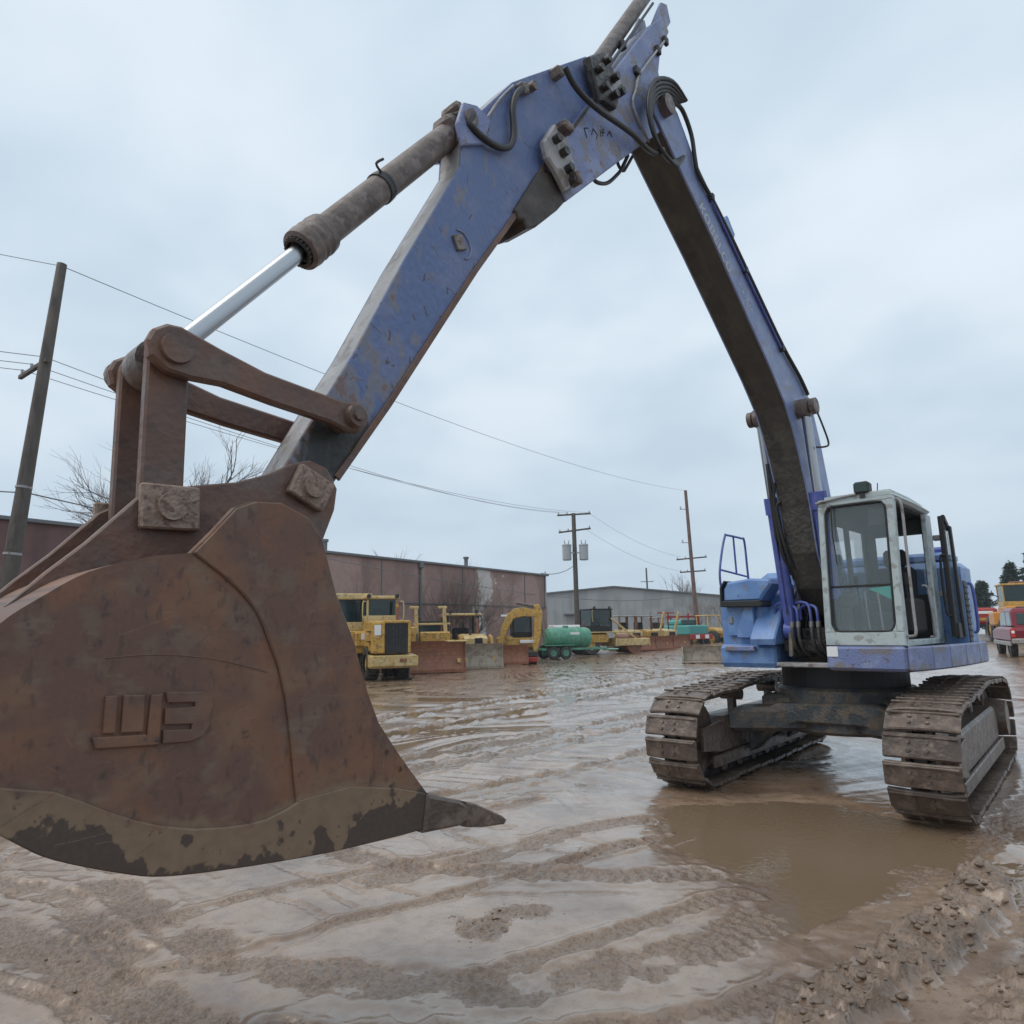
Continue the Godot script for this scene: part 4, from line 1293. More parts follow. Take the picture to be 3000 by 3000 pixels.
func make_boom(ex: Node3D):
	var boom := hub("boom", ex)
	var under := [3.85, 5.63, 3.60, 5.43, 3.05, 5.00, 2.30, 4.36, 1.95, 4.06, 1.69, 3.80, 1.55, 3.59, 1.44, 3.36, 1.32, 3.05, 1.245, 2.80, 1.16, 2.34, 0.98, 1.98, 0.72, 1.70]
	var over := [0.48, 1.62, 0.30, 1.70, 0.24, 1.90, 0.40, 2.30, 0.58, 2.95, 0.76, 3.55, 0.90, 3.88, 1.06, 4.10, 1.27, 4.26, 1.70, 4.49, 2.66, 5.19, 3.36, 5.70, 3.60, 5.98, 3.78, 6.06, 3.94, 6.0, 4.0, 5.86, 3.98, 5.74]
	var outline := poly(under + over)
	var b := mb()
	b.prism(outline, -0.15, 0.15, 0.0)
	obj("boom_box", b, "under_dirt", boom)
	# side plates stand a little proud of the box
	for s in [-1, 1]:
		b = mb()
		b.prism(outline, 0.146 * s if s > 0 else -0.166, 0.166 if s > 0 else -0.146, 0.004)
		obj("side_plate", b, "boom_blue", boom)
	# cylinder pin through the boom, with its end bosses
	b = mb()
	b.cyl(Vector3(-0.33, 3.82, 1.38), Vector3(0.33, 3.82, 1.38), 0.055, -1.0, 18)
	for s in [-1, 1]:
		b.cyl(Vector3(0.16 * s, 3.82, 1.38), Vector3(0.185 * s, 3.82, 1.38), 0.11, 0.09, 20)
		b.cyl(Vector3(0.31 * s, 3.82, 1.38), Vector3(0.36 * s, 3.82, 1.38), 0.085, -1.0, 20)
	obj("cylinder_pin", b, "barrel", boom)
	b = mb()
	b.cyl(Vector3(-0.24, 5.87, 3.86), Vector3(0.24, 5.87, 3.86), 0.085, -1.0, 20)
	obj("arm_pin", b, "barrel", boom)
	b = mb()
	b.prism(poly([2.78, 5.30, 2.62, 5.18, 2.56, 5.30, 2.70, 5.44]), -0.05, 0.15, 0.01)
	obj("boom_bracket_plate", b, "blue", boom)
	# hoses and pipes along the top of the left side
	rail(boom, "hydraulic_hose", bend(v3(0.19, [3.72, 6.0, 3.56, 6.02, 3.42, 5.86, 3.38, 5.64, 3.33, 5.52, 3.06, 5.37, 2.71, 5.14, 2.24, 4.80, 1.72, 4.43, 1.30, 4.20, 1.10, 4.05]), 4), 0.020, "hose")
	rail(boom, "hydraulic_pipe", bend(v3(0.185, [3.36, 5.58, 3.02, 5.32, 2.68, 5.07, 2.23, 4.74, 1.74, 4.39]), 4), 0.013, "deep_blue")
	rail(boom, "hydraulic_pipe", bend(v3(0.03, [3.40, 5.78, 2.66, 5.24, 1.70, 4.54, 1.2, 4.27]), 4), 0.020, "deep_blue")
	for q in [[2.48, 4.95], [1.72, 4.39], [3.1, 5.41]]:
		b = mb()
		b.box(Vector3(0.185, q[1], q[0]), Vector3(0.05, 0.07, 0.05), 0.008)
		obj("pipe_clamp", b, "black", boom)
	# painted lettering, worn
	var tm := TextMesh.new()
	var fnt := SystemFont.new()
	fnt.font_names = PackedStringArray(["Droid Sans"])
	fnt.font_weight = 700
	tm.font = fnt
	tm.text = "KOBELCO"
	tm.font_size = 32
	tm.pixel_size = 0.0048
	tm.depth = 0.002
	var txt := MeshInstance3D.new()
	txt.mesh = tm
	txt.material_override = M["decal"]
	txt.name = "lettering"
	boom.add_child(txt)
	var dx := Vector3(0, -0.64, -0.768).normalized()
	txt.transform = Transform3D(Basis(dx, Vector3(1, 0, 0).cross(dx), Vector3(1, 0, 0)), Vector3(0.1675, 5.045, 3.03))
	var rng := RandomNumberGenerator.new()
	rng.seed = 9
	b = mb()
	for k in 26:
		var f := rng.randf()
		var c := Vector2(lerpf(2.60, 2.36, f), lerpf(4.76, 4.58, f)) + Vector2(rng.randfn(), rng.randfn()) * 0.022
		b.prism(disc(c.x, c.y, rng.randf_range(0.006, 0.016), 5, rng.randf() * 6.0), 0.165, 0.1685)
	obj("flaked_decal", b, "decal", boom)
	# lift cylinders
	for s in [-1, 1]:
		var cy := hub("lift_cylinder", ex)
		var x: float = 0.240 * s
		var top := Vector3(x, 3.82, 1.38)
		var foot := Vector3(x, 1.55, 0.975)
		var d := (top - foot).normalized()
		b = mb()
		b.cyl(foot, foot + d * 1.36, 0.068, -1.0, 20)
		b.cyl(foot + d * 1.25, foot + d * 1.43, 0.086, -1.0, 20)
		b.cyl(foot - Vector3(0.06, 0, 0), foot + Vector3(0.06, 0, 0), 0.09, -1.0, 16)
		obj("barrel", b, "deep_blue", cy)
		b = mb()
		b.cyl(foot + d * 1.40, top - d * 0.08, 0.045, -1.0, 20)
		obj("rod", b, "chrome", cy)
		b = mb()
		b.cyl(top - Vector3(0.05, 0, 0), top + Vector3(0.05, 0, 0), 0.10, -1.0, 20)
		obj("rod_eye", b, "barrel", cy)
		b = mb()
		var off := Vector3(0.0, 0.035, 0.09) if s < 0 else Vector3(0.05, 0.0, 0.08)
		b.tube(bend([foot + d * 0.15 + off, foot + d * 0.7 + off, foot + d * 1.2 + off, foot + d * 1.35 + off * 0.9], 4), 0.013, 8)
		obj("cylinder_pipe", b, "deep_blue", cy)
	rail(boom, "grease_line", bend([Vector3(0.35, 3.78, 1.38), Vector3(0.38, 3.62, 1.32), Vector3(0.40, 3.44, 1.25), Vector3(0.37, 3.40, 1.28), Vector3(0.30, 3.40, 1.33)], 5), 0.010, "hose")
	for q in 3:
		rail(boom, "hydraulic_hose", bend([Vector3(-0.19 + 0.03 * q, 3.30 - 0.2 * q, 1.40 - 0.06 * q), Vector3(-0.22 + 0.02 * q, 2.8, 1.28), Vector3(-0.24 + 0.05 * q, 2.35, 1.18), Vector3(-0.20 + 0.06 * q, 2.0, 1.0 - 0.05 * q), Vector3(-0.30 + 0.1 * q, 1.75, 0.75)], 5), 0.020, "hose")

func make_arm(ex: Node3D):
	var arm := hub("arm", ex)
	M["arm_skin"] = arm_skin()
	# inner stick
	var front := [7.085, 2.26, 6.90, 2.61, 6.755, 2.87, 6.475, 3.445, 6.085, 4.185, 6.075, 4.33, 6.02, 4.50, 5.64, 5.01, 5.50, 5.14, 4.83, 5.75]
	var back := [4.66, 5.62, 4.86, 5.30, 5.05, 4.98, 5.335, 4.585, 5.60, 4.133, 5.968, 3.592, 6.358, 2.974, 6.546, 2.675, 6.838, 2.25, 6.87, 2.12, 6.97, 2.06, 7.07, 2.10]
	var outline := poly(front + back)
	var b := mb()
	b.prism(outline, -0.082, 0.082, 0.0)
	obj("stick_box", b, "grey_metal", arm)
	for s in [-1, 1]:
		b = mb().uvrect(4.4, 2.0, 2.8, 4.0)
		b.prism(outline, 0.08 if s > 0 else -0.098, 0.098 if s > 0 else -0.08, 0.004)
		obj("side_plate", b, "arm_skin", arm)
	# rusty edge strip along the back
	for s in [-1, 1]:
		b = mb()
		b.prism(poly([5.33, 4.57, 5.60, 4.118, 5.968, 3.577, 6.358, 2.959, 6.546, 2.660, 6.82, 2.255, 6.845, 2.272, 6.572, 2.678, 6.384, 2.977, 5.994, 3.595, 5.626, 4.136, 5.356, 4.588]), 0.094 * s if s > 0 else -0.112, 0.112 if s > 0 else -0.094, 0.003)
		obj("edge_strip", b, "rust", arm)
	# outer sleeve that the stick slides in
	b = mb()
	b.prism(poly([4.60, 5.70, 3.98, 6.58, 3.72, 6.88, 3.61, 6.80, 3.79, 6.46, 3.84, 6.24, 3.80, 6.02, 3.72, 5.86, 3.80, 5.72, 4.09, 5.444, 4.573, 4.979, 5.171, 4.39, 5.398, 4.629, 5.12, 4.95, 4.833, 5.356]), -0.14, 0.14, 0.008)
	obj("outer_sleeve", b, "blue_dirty", arm)
	b = mb()
	b.prism(poly([5.43, 4.48, 5.665, 4.10, 5.63, 4.055, 5.585, 4.065, 5.56, 4.02, 5.50, 4.06, 5.47, 4.075, 5.25, 4.295, 5.09, 4.49, 5.20, 4.60]), -0.135, 0.125, 0.01)
	obj("sleeve_mouth", b, "dark_steel", arm)
	# wear-pad plates with their bolts
	b = mb()
	b.prism(poly([4.94, 5.61, 4.75, 5.79, 4.57, 5.67, 4.50, 5.66, 4.55, 5.53, 4.60, 5.40, 4.66, 5.39, 4.75, 5.38, 4.82, 5.34, 4.87, 5.45]), 0.135, 0.20, 0.012)
	obj("wear_pad_plate", b, "grease", arm)
	bolts(arm, [4.74, 5.70, 4.64, 5.62, 4.57, 5.54, 4.66, 5.46, 4.78, 5.45, 4.84, 5.56], 0.195, 0.25, 0.030)
	b = mb()
	b.box(Vector3(0.17, 5.58, 4.61), Vector3(0.07, 0.22, 0.05), 0.008, Basis(Vector3.RIGHT, -0.65))
	obj("wear_pad_clamp", b, "grey_metal", arm)
	b = mb()
	b.prism(poly([5.445, 4.66, 5.33, 4.85, 5.26, 4.86, 5.19, 4.84, 5.20, 4.76, 5.08, 4.60, 5.11, 4.52, 5.23, 4.42, 5.34, 4.52, 5.41, 4.56]), 0.135, 0.185, 0.012)
	obj("wear_pad_plate", b, "grey_metal", arm)
	bolts(arm, [5.34, 4.72, 5.27, 4.66, 5.22, 4.57, 5.18, 4.50], 0.18, 0.235, 0.030)
	b = mb()
	b.box(Vector3(0.21, 4.84, 5.26), Vector3(0.09, 0.06, 0.10), 0.012)
	b.box(Vector3(0.21, 4.52, 5.16), Vector3(0.08, 0.09, 0.05), 0.012, Basis(Vector3.RIGHT, 0.5))
	obj("wear_pad_clamp", b, "barrel", arm)
	b = mb()
	b.tube([Vector3(0.15, 5.33, 4.85), Vector3(0.15, 4.90, 5.14)], 0.012, 6)
	obj("seam_strip", b, "black", arm)
	# slide cylinder above the sleeve
	var sc := hub("slide_cylinder", ex)
	b = mb()
	b.cyl(Vector3(0.02, 5.84, 4.62), Vector3(0.02, 7.12, 3.79), 0.062, -1.0, 18)
	obj("barrel", b, "barrel", sc)
	b = mb()
	b.cyl(Vector3(0.10, 5.76, 4.60), Vector3(0.10, 6.98, 3.80), 0.012, -1.0, 8)
	b.box(Vector3(0.08, 6.22, 4.30), Vector3(0.06, 0.07, 0.06), 0.01)
	obj("cylinder_pipe", b, "hose", sc)
	b = mb()
	b.box(Vector3(0.03, 5.80, 4.66), Vector3(0.2, 0.13, 0.13), 0.02, Basis(Vector3.RIGHT, -0.95))
	obj("end_bracket", b, "grease", sc)
	b = mb()
	for s in [-1, 1]:
		b.prism(poly([3.95, 6.55, 3.70, 7.05, 3.60, 7.10, 3.55, 6.95, 3.66, 6.78, 3.72, 6.62]), 0.10 * s if s > 0 else -0.13, 0.13 if s > 0 else -0.10, 0.005)
	obj("head_bracket", b, "blue_dirty", arm)
	# hoses on the near side
	rail(arm, "hydraulic_hose", bend(v3(0.135, [6.028, 4.440, 5.954, 4.423, 5.840, 4.427, 5.741, 4.470, 5.688, 4.543, 5.676, 4.645, 5.683, 4.769, 5.649, 4.887, 5.583, 4.978]), 4), 0.021, "hose")
	rail(arm, "hydraulic_hose", bend(v3(0.215, [5.239, 5.305, 5.155, 5.236, 5.028, 5.209, 4.840, 5.215, 4.609, 5.250, 4.426, 5.269, 4.235, 5.259, 4.098, 5.294, 3.985, 5.387]), 4), 0.021, "hose")
	rail(arm, "hydraulic_pipe", bend(v3(0.112, [5.944, 4.497, 5.775, 4.792, 5.647, 4.970]), 3), 0.008, "grey_metal")
	rail(arm, "hydraulic_pipe", bend(v3(0.16, [3.70, 6.66, 4.170, 6.007, 4.254, 5.806, 4.317, 5.644, 4.246, 5.525, 4.1, 5.42]), 4), 0.010, "grey_metal")
	rail(arm, "hydraulic_hose", bend(v3(0.02, [4.20, 5.32, 4.30, 5.15, 4.37, 5.06, 4.494, 4.931, 4.60, 4.87, 4.68, 4.86, 4.72, 4.93]), 4), 0.015, "hose")
	rail(arm, "hydraulic_hose", bend(v3(-0.03, [4.05, 5.42, 4.15, 5.27, 4.20, 5.21, 4.27, 5.23, 4.28, 5.33]), 4), 0.013, "hose")
	for q in 5:
		var o := 0.03 * q
		rail(arm, "hydraulic_hose", bend(v3(0.20 + 0.012 * q, [3.66 - o * 0.6, 6.02 + o * 0.3, 3.86 - o * 0.4, 5.98 + o, 4.05 + o * 0.5, 5.80 + o, 4.12 + o, 5.60, 4.02 + o, 5.42 - o * 0.5, 3.86, 5.36 - o * 0.5, 3.70, 5.46]), 4), 0.017, "hose")
	for q in [[4.22, 5.99], [3.86, 6.43], [3.72, 6.62]]:
		b = mb()
		b.box(Vector3(0.155, q[1], q[0]), Vector3(0.035, 0.07, 0.07), 0.008)
		obj("pipe_clamp", b, "black", arm)
	b = mb()
	b.box(Vector3(0.12, 4.99, 5.57), Vector3(0.06, 0.07, 0.07), 0.01, Basis(Vector3.RIGHT, 0.5))
	b.cyl(Vector3(0.11, 5.05, 5.49), Vector3(0.16, 5.05, 5.49), 0.03, -1.0, 8)
	b.cyl(Vector3(0.12, 5.0, 5.55), Vector3(0.12, 5.10, 5.44), 0.016, -1.0, 8)
	obj("hose_coupling", b, "barrel", arm)
	b = mb()
	b.box(Vector3(0.13, 5.325, 5.225), Vector3(0.09, 0.07, 0.07), 0.01, Basis(Vector3.RIGHT, 0.5))
	obj("hose_coupling", b, "barrel", arm)
	# inspection plate, with its weld ring
	b = mb()
	b.box(Vector3(0.105, 3.70, 6.105), Vector3(0.02, 0.085, 0.075), 0.004, Basis(Vector3.RIGHT, 0.45))
	obj("stop_block", b, "barrel", arm)
	b = mb()
	b.tube(bend(v3(0.10, [6.12, 3.775, 6.07, 3.775, 6.03, 3.74, 6.01, 3.69, 6.03, 3.64, 6.06, 3.625]), 4), 0.006, 6)
	obj("weld_ring", b, "blue_dirty", arm)
	b = mb()
	for s in [[4.92, 5.00, 4.95, 5.06], [4.95, 5.06, 4.90, 5.09], [4.86, 5.06, 4.84, 5.12], [4.84, 5.12, 4.79, 5.10], [4.79, 5.10, 4.80, 5.06], [4.75, 5.11, 4.74, 5.17], [4.72, 5.13, 4.71, 5.19], [4.74, 5.15, 4.70, 5.17], [4.66, 5.17, 4.63, 5.22], [4.63, 5.22, 4.60, 5.19]]:
		b.tube([Vector3(0.1405, s[1], s[0]), Vector3(0.1405, s[3], s[2])], 0.005, 4)
	obj("marker_scrawl", b, "black", arm)
	# bucket cylinder
	var bc := hub("bucket_cylinder", ex)
	var lo := Vector3(0, 2.60, 7.576)
	var hi := Vector3(0, 4.50, 6.03)
	var d := (hi - lo).normalized()
	var l := lo.distance_to(hi)
	b = mb()
	b.cyl(lo + d * 0.06, lo + d * 1.05, 0.039, -1.0, 24)
	obj("rod", b, "chrome", bc)
	b = mb()
	b.lathe(lo + d * 0.92, d, [Vector2(0.045, 0.03), Vector2(0.075, 0.0), Vector2(0.094, 0.01), Vector2(0.098, 0.06), Vector2(0.093, 0.08), Vector2(0.097, 0.10), Vector2(0.093, 0.12), Vector2(0.097, 0.15), Vector2(0.092, 0.19), Vector2(0.074, 0.21)], 28)
	obj("gland_collar", b, "barrel", bc)
	b = mb()
	for i in 22:
		var t := TAU * i / 22
		var u := d.cross(Vector3.RIGHT).normalized() * cos(t) + Vector3.RIGHT * sin(t)
		b.cyl(lo + d * 0.905 + u * 0.064, lo + d * 0.935 + u * 0.064, 0.010, -1.0, 6)
	obj("gland_bolts", b, "grease", bc)
	b = mb()
	b.cyl(lo + d * 1.12, lo + d * (l - 0.10), 0.073, -1.0, 28)
	obj("barrel", b, "barrel", bc)
	b = mb()
	b.cyl(lo + d * 1.60, lo + d * 1.63, 0.080, -1.0, 24)
	b.cyl(lo + d * 1.635, lo + d * 1.65, 0.078, -1.0, 24)
	b.tube(bend([lo + d * 1.60 + Vector3(0.05, 0.06, 0.02), lo + d * 1.58 + Vector3(0.06, 0.10, 0.05), lo + d * 1.62 + Vector3(0.07, 0.11, 0.04)], 4), 0.007, 6)
	obj("tie_band", b, "hose", bc)
	b = mb()
	b.box(hi - d * 0.06, Vector3(0.16, 0.16, 0.18), 0.03, Basis(Vector3.RIGHT, -0.9))
	b.cyl(hi + Vector3(-0.14, 0, 0), hi + Vector3(0.14, 0, 0), 0.05, -1.0, 16)
	b.box(hi + Vector3(0.0, 0.09, 0.02), Vector3(0.14, 0.08, 0.10), 0.02, Basis(Vector3.RIGHT, -0.7))
	obj("base_end", b, "barrel", bc)
	b = mb()
	for s in [-1, 1]:
		b.prism(poly([6.09, 4.30, 6.13, 4.42, 6.08, 4.58, 5.98, 4.62, 5.86, 4.60, 5.92, 4.40]), 0.09 * s if s > 0 else -0.125, 0.125 if s > 0 else -0.09, 0.006)
	obj("cylinder_lug", b, "blue_dirty", arm)
	rail(bc, "supply_hose", bend([hi - d * 0.12 + Vector3(0.06, 0.10, 0), hi + Vector3(0.12, 0.06, -0.02), Vector3(0.13, 4.46, 6.05), Vector3(0.135, 4.44, 6.02)], 4), 0.02, "hose")

func make_bucket(ex: Node3D):
	var bk := hub("bucket", ex)
	M["bucket_skin"] = bucket_skin()
	var face := [6.645, 0.985, 6.787, 1.153, 6.875, 1.268, 6.924, 1.375, 6.986, 1.549, 7.074, 1.739, 7.138, 1.932, 7.20, 2.005, 7.30, 2.043, 7.394, 2.037, 7.457, 2.008, 7.529, 1.917, 7.589, 1.848]
	var spine := [7.66, 1.838, 7.729, 1.823, 7.862, 1.776, 7.961, 1.709, 8.049, 1.636, 8.11, 1.54, 8.14, 1.42, 8.12, 1.28, 8.06, 1.175, 7.967, 1.096, 7.884, 1.04, 7.724, 0.969, 7.605, 0.931, 7.387, 0.901, 7.112, 0.875, 6.90, 0.866, 6.72, 0.862, 6.60, 0.868, 6.56, 0.90]
	var rounded := PackedVector2Array()
	var knots := v3(0.0, spine)
	for q in bend(knots, 4): rounded.append(Vector2(q.z, q.y))
	var outline := poly(face)
	outline.append_array(rounded)
	# bolt holes for a side cutter, through the plate: a slit joins each to the edge so that one outline holds all
	var holed := PackedVector2Array()
	var holes := [[6.831, 1.163, 1], [6.770, 1.096, 0]]
	holed.append(outline[0])
	for i in range(1, outline.size()):
		if i == 1:
			holed.append(Vector2(6.735, 1.0905))
			for k in 9: holed.append(Vector2(6.775, 1.092) + Vector2(cos(-PI - TAU * k / 8.0 * 0.97), sin(-PI - TAU * k / 8.0 * 0.97)) * 0.011)
			holed.append(Vector2(6.7357, 1.0916))
		holed.append(outline[i])
		if i == 1:
			holed.append(Vector2(6.797, 1.166))
			for k in 9: holed.append(Vector2(6.838, 1.160) + Vector2(cos(-PI - TAU * k / 8.0 * 0.97), sin(-PI - TAU * k / 8.0 * 0.97)) * 0.011)
			holed.append(Vector2(6.7977, 1.1670))
	for s in [-1, 1]:
		var b := mb().uvrect(6.2, 0.8, 2.0, 1.3)
		var p := holed if Geometry2D.triangulate_polygon(holed).size() > 0 else outline
		b.prism(p, 0.465 if s > 0 else -0.50, 0.50 if s > 0 else -0.465, 0.0)
		obj("side_plate", b, "bucket_skin", bk)
		# doubling plate on the upper front, its weld edge curving down
		b = mb().uvrect(6.2, 0.8, 2.0, 1.3)
		var dbl := poly([6.99, 1.549, 7.078, 1.739, 7.141, 1.93, 7.20, 2.0, 7.30, 2.038, 7.394, 2.032, 7.457, 2.003, 7.529, 1.913, 7.582, 1.850, 7.463, 1.767, 7.41, 1.72, 7.37, 1.673, 7.34, 1.62, 7.315, 1.56, 7.284, 1.488, 7.26, 1.40, 7.235, 1.26, 7.215, 1.12, 7.20, 1.03, 6.93, 1.03, 6.90, 1.17, 6.915, 1.30, 6.95, 1.375])
		b.prism(dbl, 0.499 if s > 0 else -0.512, 0.512 if s > 0 else -0.499, 0.003)
		obj("doubling_plate", b, "bucket_skin", bk)
		# wear plate along the heel
		b = mb().uvrect(6.2, 0.8, 2.0, 1.3)
		var heel := poly([8.095, 1.255, 8.012, 1.235, 7.898, 1.206, 7.83, 1.17, 7.769, 1.134, 7.70, 1.098, 7.628, 1.068, 7.53, 1.04, 7.435, 1.025, 7.37, 1.02, 7.308, 1.022, 7.24, 1.04, 7.19, 1.06, 7.0, 1.07, 6.80, 1.03, 6.665, 0.99, 6.58, 0.90, 6.60, 0.866, 6.72, 0.859, 6.90, 0.863, 7.112, 0.871, 7.387, 0.897, 7.605, 0.927, 7.724, 0.965, 7.884, 1.036, 7.967, 1.092, 8.05, 1.165])
		var bottom := PackedVector2Array()
		for q in heel:
			if q.y > 0.875 and not (q.x > 7.2 and q.y < polyline_y([8.2, 1.25, 8.05, 1.2, 7.9, 1.08, 7.7, 0.99, 7.4, 0.92, 7.0, 0.90], q.x)): bottom.append(q)
		var low_run := []
		for q in rounded:
			if q.x < 8.085 and q.y < 1.21 and q.x > 6.6: low_run.append(Vector2(q.x, q.y - 0.002))
		low_run.reverse()
		for q in low_run: bottom.append(q)
		if Geometry2D.triangulate_polygon(bottom).size() > 0: heel = bottom
		b.prism(heel, 0.498 if s > 0 else -0.514, 0.514 if s > 0 else -0.498, 0.004)
		obj("heel_plate", b, "bucket_skin", bk)
	# wrapper sheet from the lip round the heel to the hump
	var b := mb().uvrect(6.2, 0.8, 2.0, 1.3)
	var shell := PackedVector2Array()
	var inner := PackedVector2Array()
	var line := rounded.duplicate()
	line.insert(0, Vector2(7.45, 1.80))
	line.insert(0, Vector2(7.25, 1.86))
	for i in line.size():
		var a := line[max(i - 1, 0)]
		var c := line[min(i + 1, line.size() - 1)]
		var n := (c - a).normalized().orthogonal()
		shell.append(line[i])
		inner.append(line[i] - n * 0.03 if (line[i] - n * 0.03).distance_to(Vector2(7.4, 1.4)) < line[i].distance_to(Vector2(7.4, 1.4)) else line[i] + n * 0.03)
	inner.reverse()
	shell.append_array(inner)
	b.prism(shell, -0.47, 0.47, 0.0)
	obj("wrapper", b, "bucket_skin", bk)
	# lip, tooth adapters and teeth
	b = mb()
	b.prism(poly([6.66, 0.99, 6.52, 0.925, 6.50, 0.885, 6.56, 0.862, 6.72, 0.862]), -0.495, 0.495, 0.006)
	obj("lip", b, "track_mud", bk)
	for k in 5:
		var x := 0.475 - 0.2375 * k
		b = mb()
		b.prism(poly([6.66, 0.985, 6.50, 0.935, 6.445, 0.905, 6.445, 0.845, 6.50, 0.838, 6.68, 0.85]), x - 0.055, x + 0.055, 0.012)
		obj("tooth_adapter", b, "track_mud_dark", bk)
		b = mb()
		b.prism(poly([6.46, 0.922, 6.40, 0.902, 6.25, 0.828, 6.222, 0.806, 6.236, 0.792, 6.36, 0.806, 6.46, 0.826]), x - 0.05, x + 0.05, 0.006)
		obj("tooth", b, "track_mud", bk)
	# raised letters on the side plates
	for s in [1, -1]:
		for lt in [
			[7.638, 1.437, 7.528, 1.430, 7.502, 1.413, 7.496, 1.386, 7.506, 1.355, 7.505, 1.327, 7.521, 1.300, 7.560, 1.288, 7.637, 1.292, 7.638, 1.330, 7.559, 1.324, 7.557, 1.338, 7.636, 1.345, 7.637, 1.390, 7.552, 1.388, 7.553, 1.401, 7.631, 1.405],
			[7.795, 1.438, 7.765, 1.437, 7.764, 1.336, 7.795, 1.338], [7.750, 1.437, 7.694, 1.433, 7.692, 1.331, 7.750, 1.335],
			[7.678, 1.432, 7.646, 1.432, 7.646, 1.300, 7.682, 1.302], [7.821, 1.331, 7.686, 1.324, 7.646, 1.298, 7.646, 1.290, 7.810, 1.300]]:
			b = mb().uvrect(6.2, 0.8, 2.0, 1.3)
			b.prism(poly(lt), 0.499 if s > 0 else -0.513, 0.513 if s > 0 else -0.499, 0.003)
			obj("raised_letter", b, "bucket_skin", bk)
	# weld arc above the letters
	b = mb()
	b.tube(bend(v3(0.5, [7.80, 1.54, 7.70, 1.545, 7.60, 1.54, 7.50, 1.525, 7.40, 1.50, 7.32, 1.475]), 4), 0.0022, 6)
	obj("weld_bead", b, "rust", bk)
	b = mb()
	b.tube(bend(v3(0.505, [7.582, 1.850, 7.463, 1.767, 7.37, 1.673, 7.315, 1.56, 7.284, 1.488, 7.26, 1.40]), 4), 0.004, 6)
	obj("weld_bead", b, "rust", bk)
	# hanger ears with the pin retainer plates
	for s in [-1, 1]:
		b = mb()
		b.prism(poly([7.66, 2.055, 7.60, 2.09, 7.449, 2.128, 7.33, 2.155, 7.205, 2.206, 7.107, 2.264, 7.03, 2.29, 6.95, 2.27, 6.90, 2.19, 6.91, 2.10, 6.956, 1.978, 7.05, 1.85, 7.25, 1.76, 7.6, 1.74, 7.92, 1.72, 7.99, 1.69, 7.899, 1.794, 7.799, 1.894]), 0.18 if s > 0 else -0.22, 0.22 if s > 0 else -0.18, 0.006)
		obj("hanger_ear", b, "rust", bk)
		for pn in [[7.565, 2.028, 0.04, 0.098], [7.035, 2.170, -0.42, 0.085]]:
			b = mb()
			b.box(Vector3(0.24 * s, pn[1], pn[0]), Vector3(0.035, pn[3] * 1.55, pn[3] * 1.95), 0.006, Basis(Vector3.RIGHT, pn[2]))
			b.cyl(Vector3(0.25 * s, pn[1], pn[0]), Vector3(0.275 * s, pn[1], pn[0]), pn[3] * 0.52, pn[3] * 0.48, 16)
			obj("pin_retainer", b, "crust", bk)
	b = mb()
	b.cyl(Vector3(-0.23, 2.17, 7.035), Vector3(0.23, 2.17, 7.035), 0.05, -1.0, 18)
	b.cyl(Vector3(-0.23, 2.028, 7.565), Vector3(0.23, 2.028, 7.565), 0.05, -1.0, 18)
	obj("bucket_pin", b, "barrel", bk)
	# linkage
	for s in [-1, 1]:
		b = mb()
		b.prism(stadium(Vector2(7.576, 2.60), 0.072, Vector2(7.565, 2.03), 0.072), 0.115 if s > 0 else -0.165, 0.165 if s > 0 else -0.115, 0.008)
		var h := obj("bucket_link", b, "rust", ex)
		b = mb()
		b.prism(poly([7.66, 2.555, 7.672, 2.61, 7.655, 2.655, 7.61, 2.688, 7.56, 2.692, 7.50, 2.675, 7.42, 2.652, 7.236, 2.608, 6.893, 2.575, 6.80, 2.585, 6.765, 2.55, 6.765, 2.49, 6.80, 2.455, 6.86, 2.445, 6.94, 2.468, 7.201, 2.49, 7.40, 2.515, 7.517, 2.508, 7.60, 2.515]), 0.175 if s > 0 else -0.225, 0.225 if s > 0 else -0.175, 0.010)
		b.cyl(Vector3(0.22 * s, 2.60, 7.576), Vector3(0.245 * s, 2.60, 7.576), 0.058, 0.054, 20)
		b.cyl(Vector3(0.22 * s, 2.515, 6.832), Vector3(0.26 * s, 2.515, 6.832), 0.052, 0.046, 18)
		b.cyl(Vector3(0.25 * s, 2.515, 6.832), Vector3(0.275 * s, 2.515, 6.832), 0.026, -1.0, 6)
		obj("guide_link", b, "rust", ex)
	b = mb()
	b.cyl(Vector3(-0.27, 2.60, 7.576), Vector3(0.20, 2.60, 7.576), 0.045, -1.0, 18)
	b.cyl(Vector3(-0.27, 2.62, 7.60), Vector3(-0.24, 2.62, 7.60), 0.065, -1.0, 14)
	b.cyl(Vector3(-0.07, 2.60, 7.576), Vector3(0.07, 2.60, 7.576), 0.085, -1.0, 20)
	obj("link_pin", b, "barrel", ex)
	b = mb()
	b.cyl(Vector3(-0.23, 2.515, 6.832), Vector3(0.23, 2.515, 6.832), 0.045, -1.0, 18)
	obj("link_pin", b, "barrel", ex)

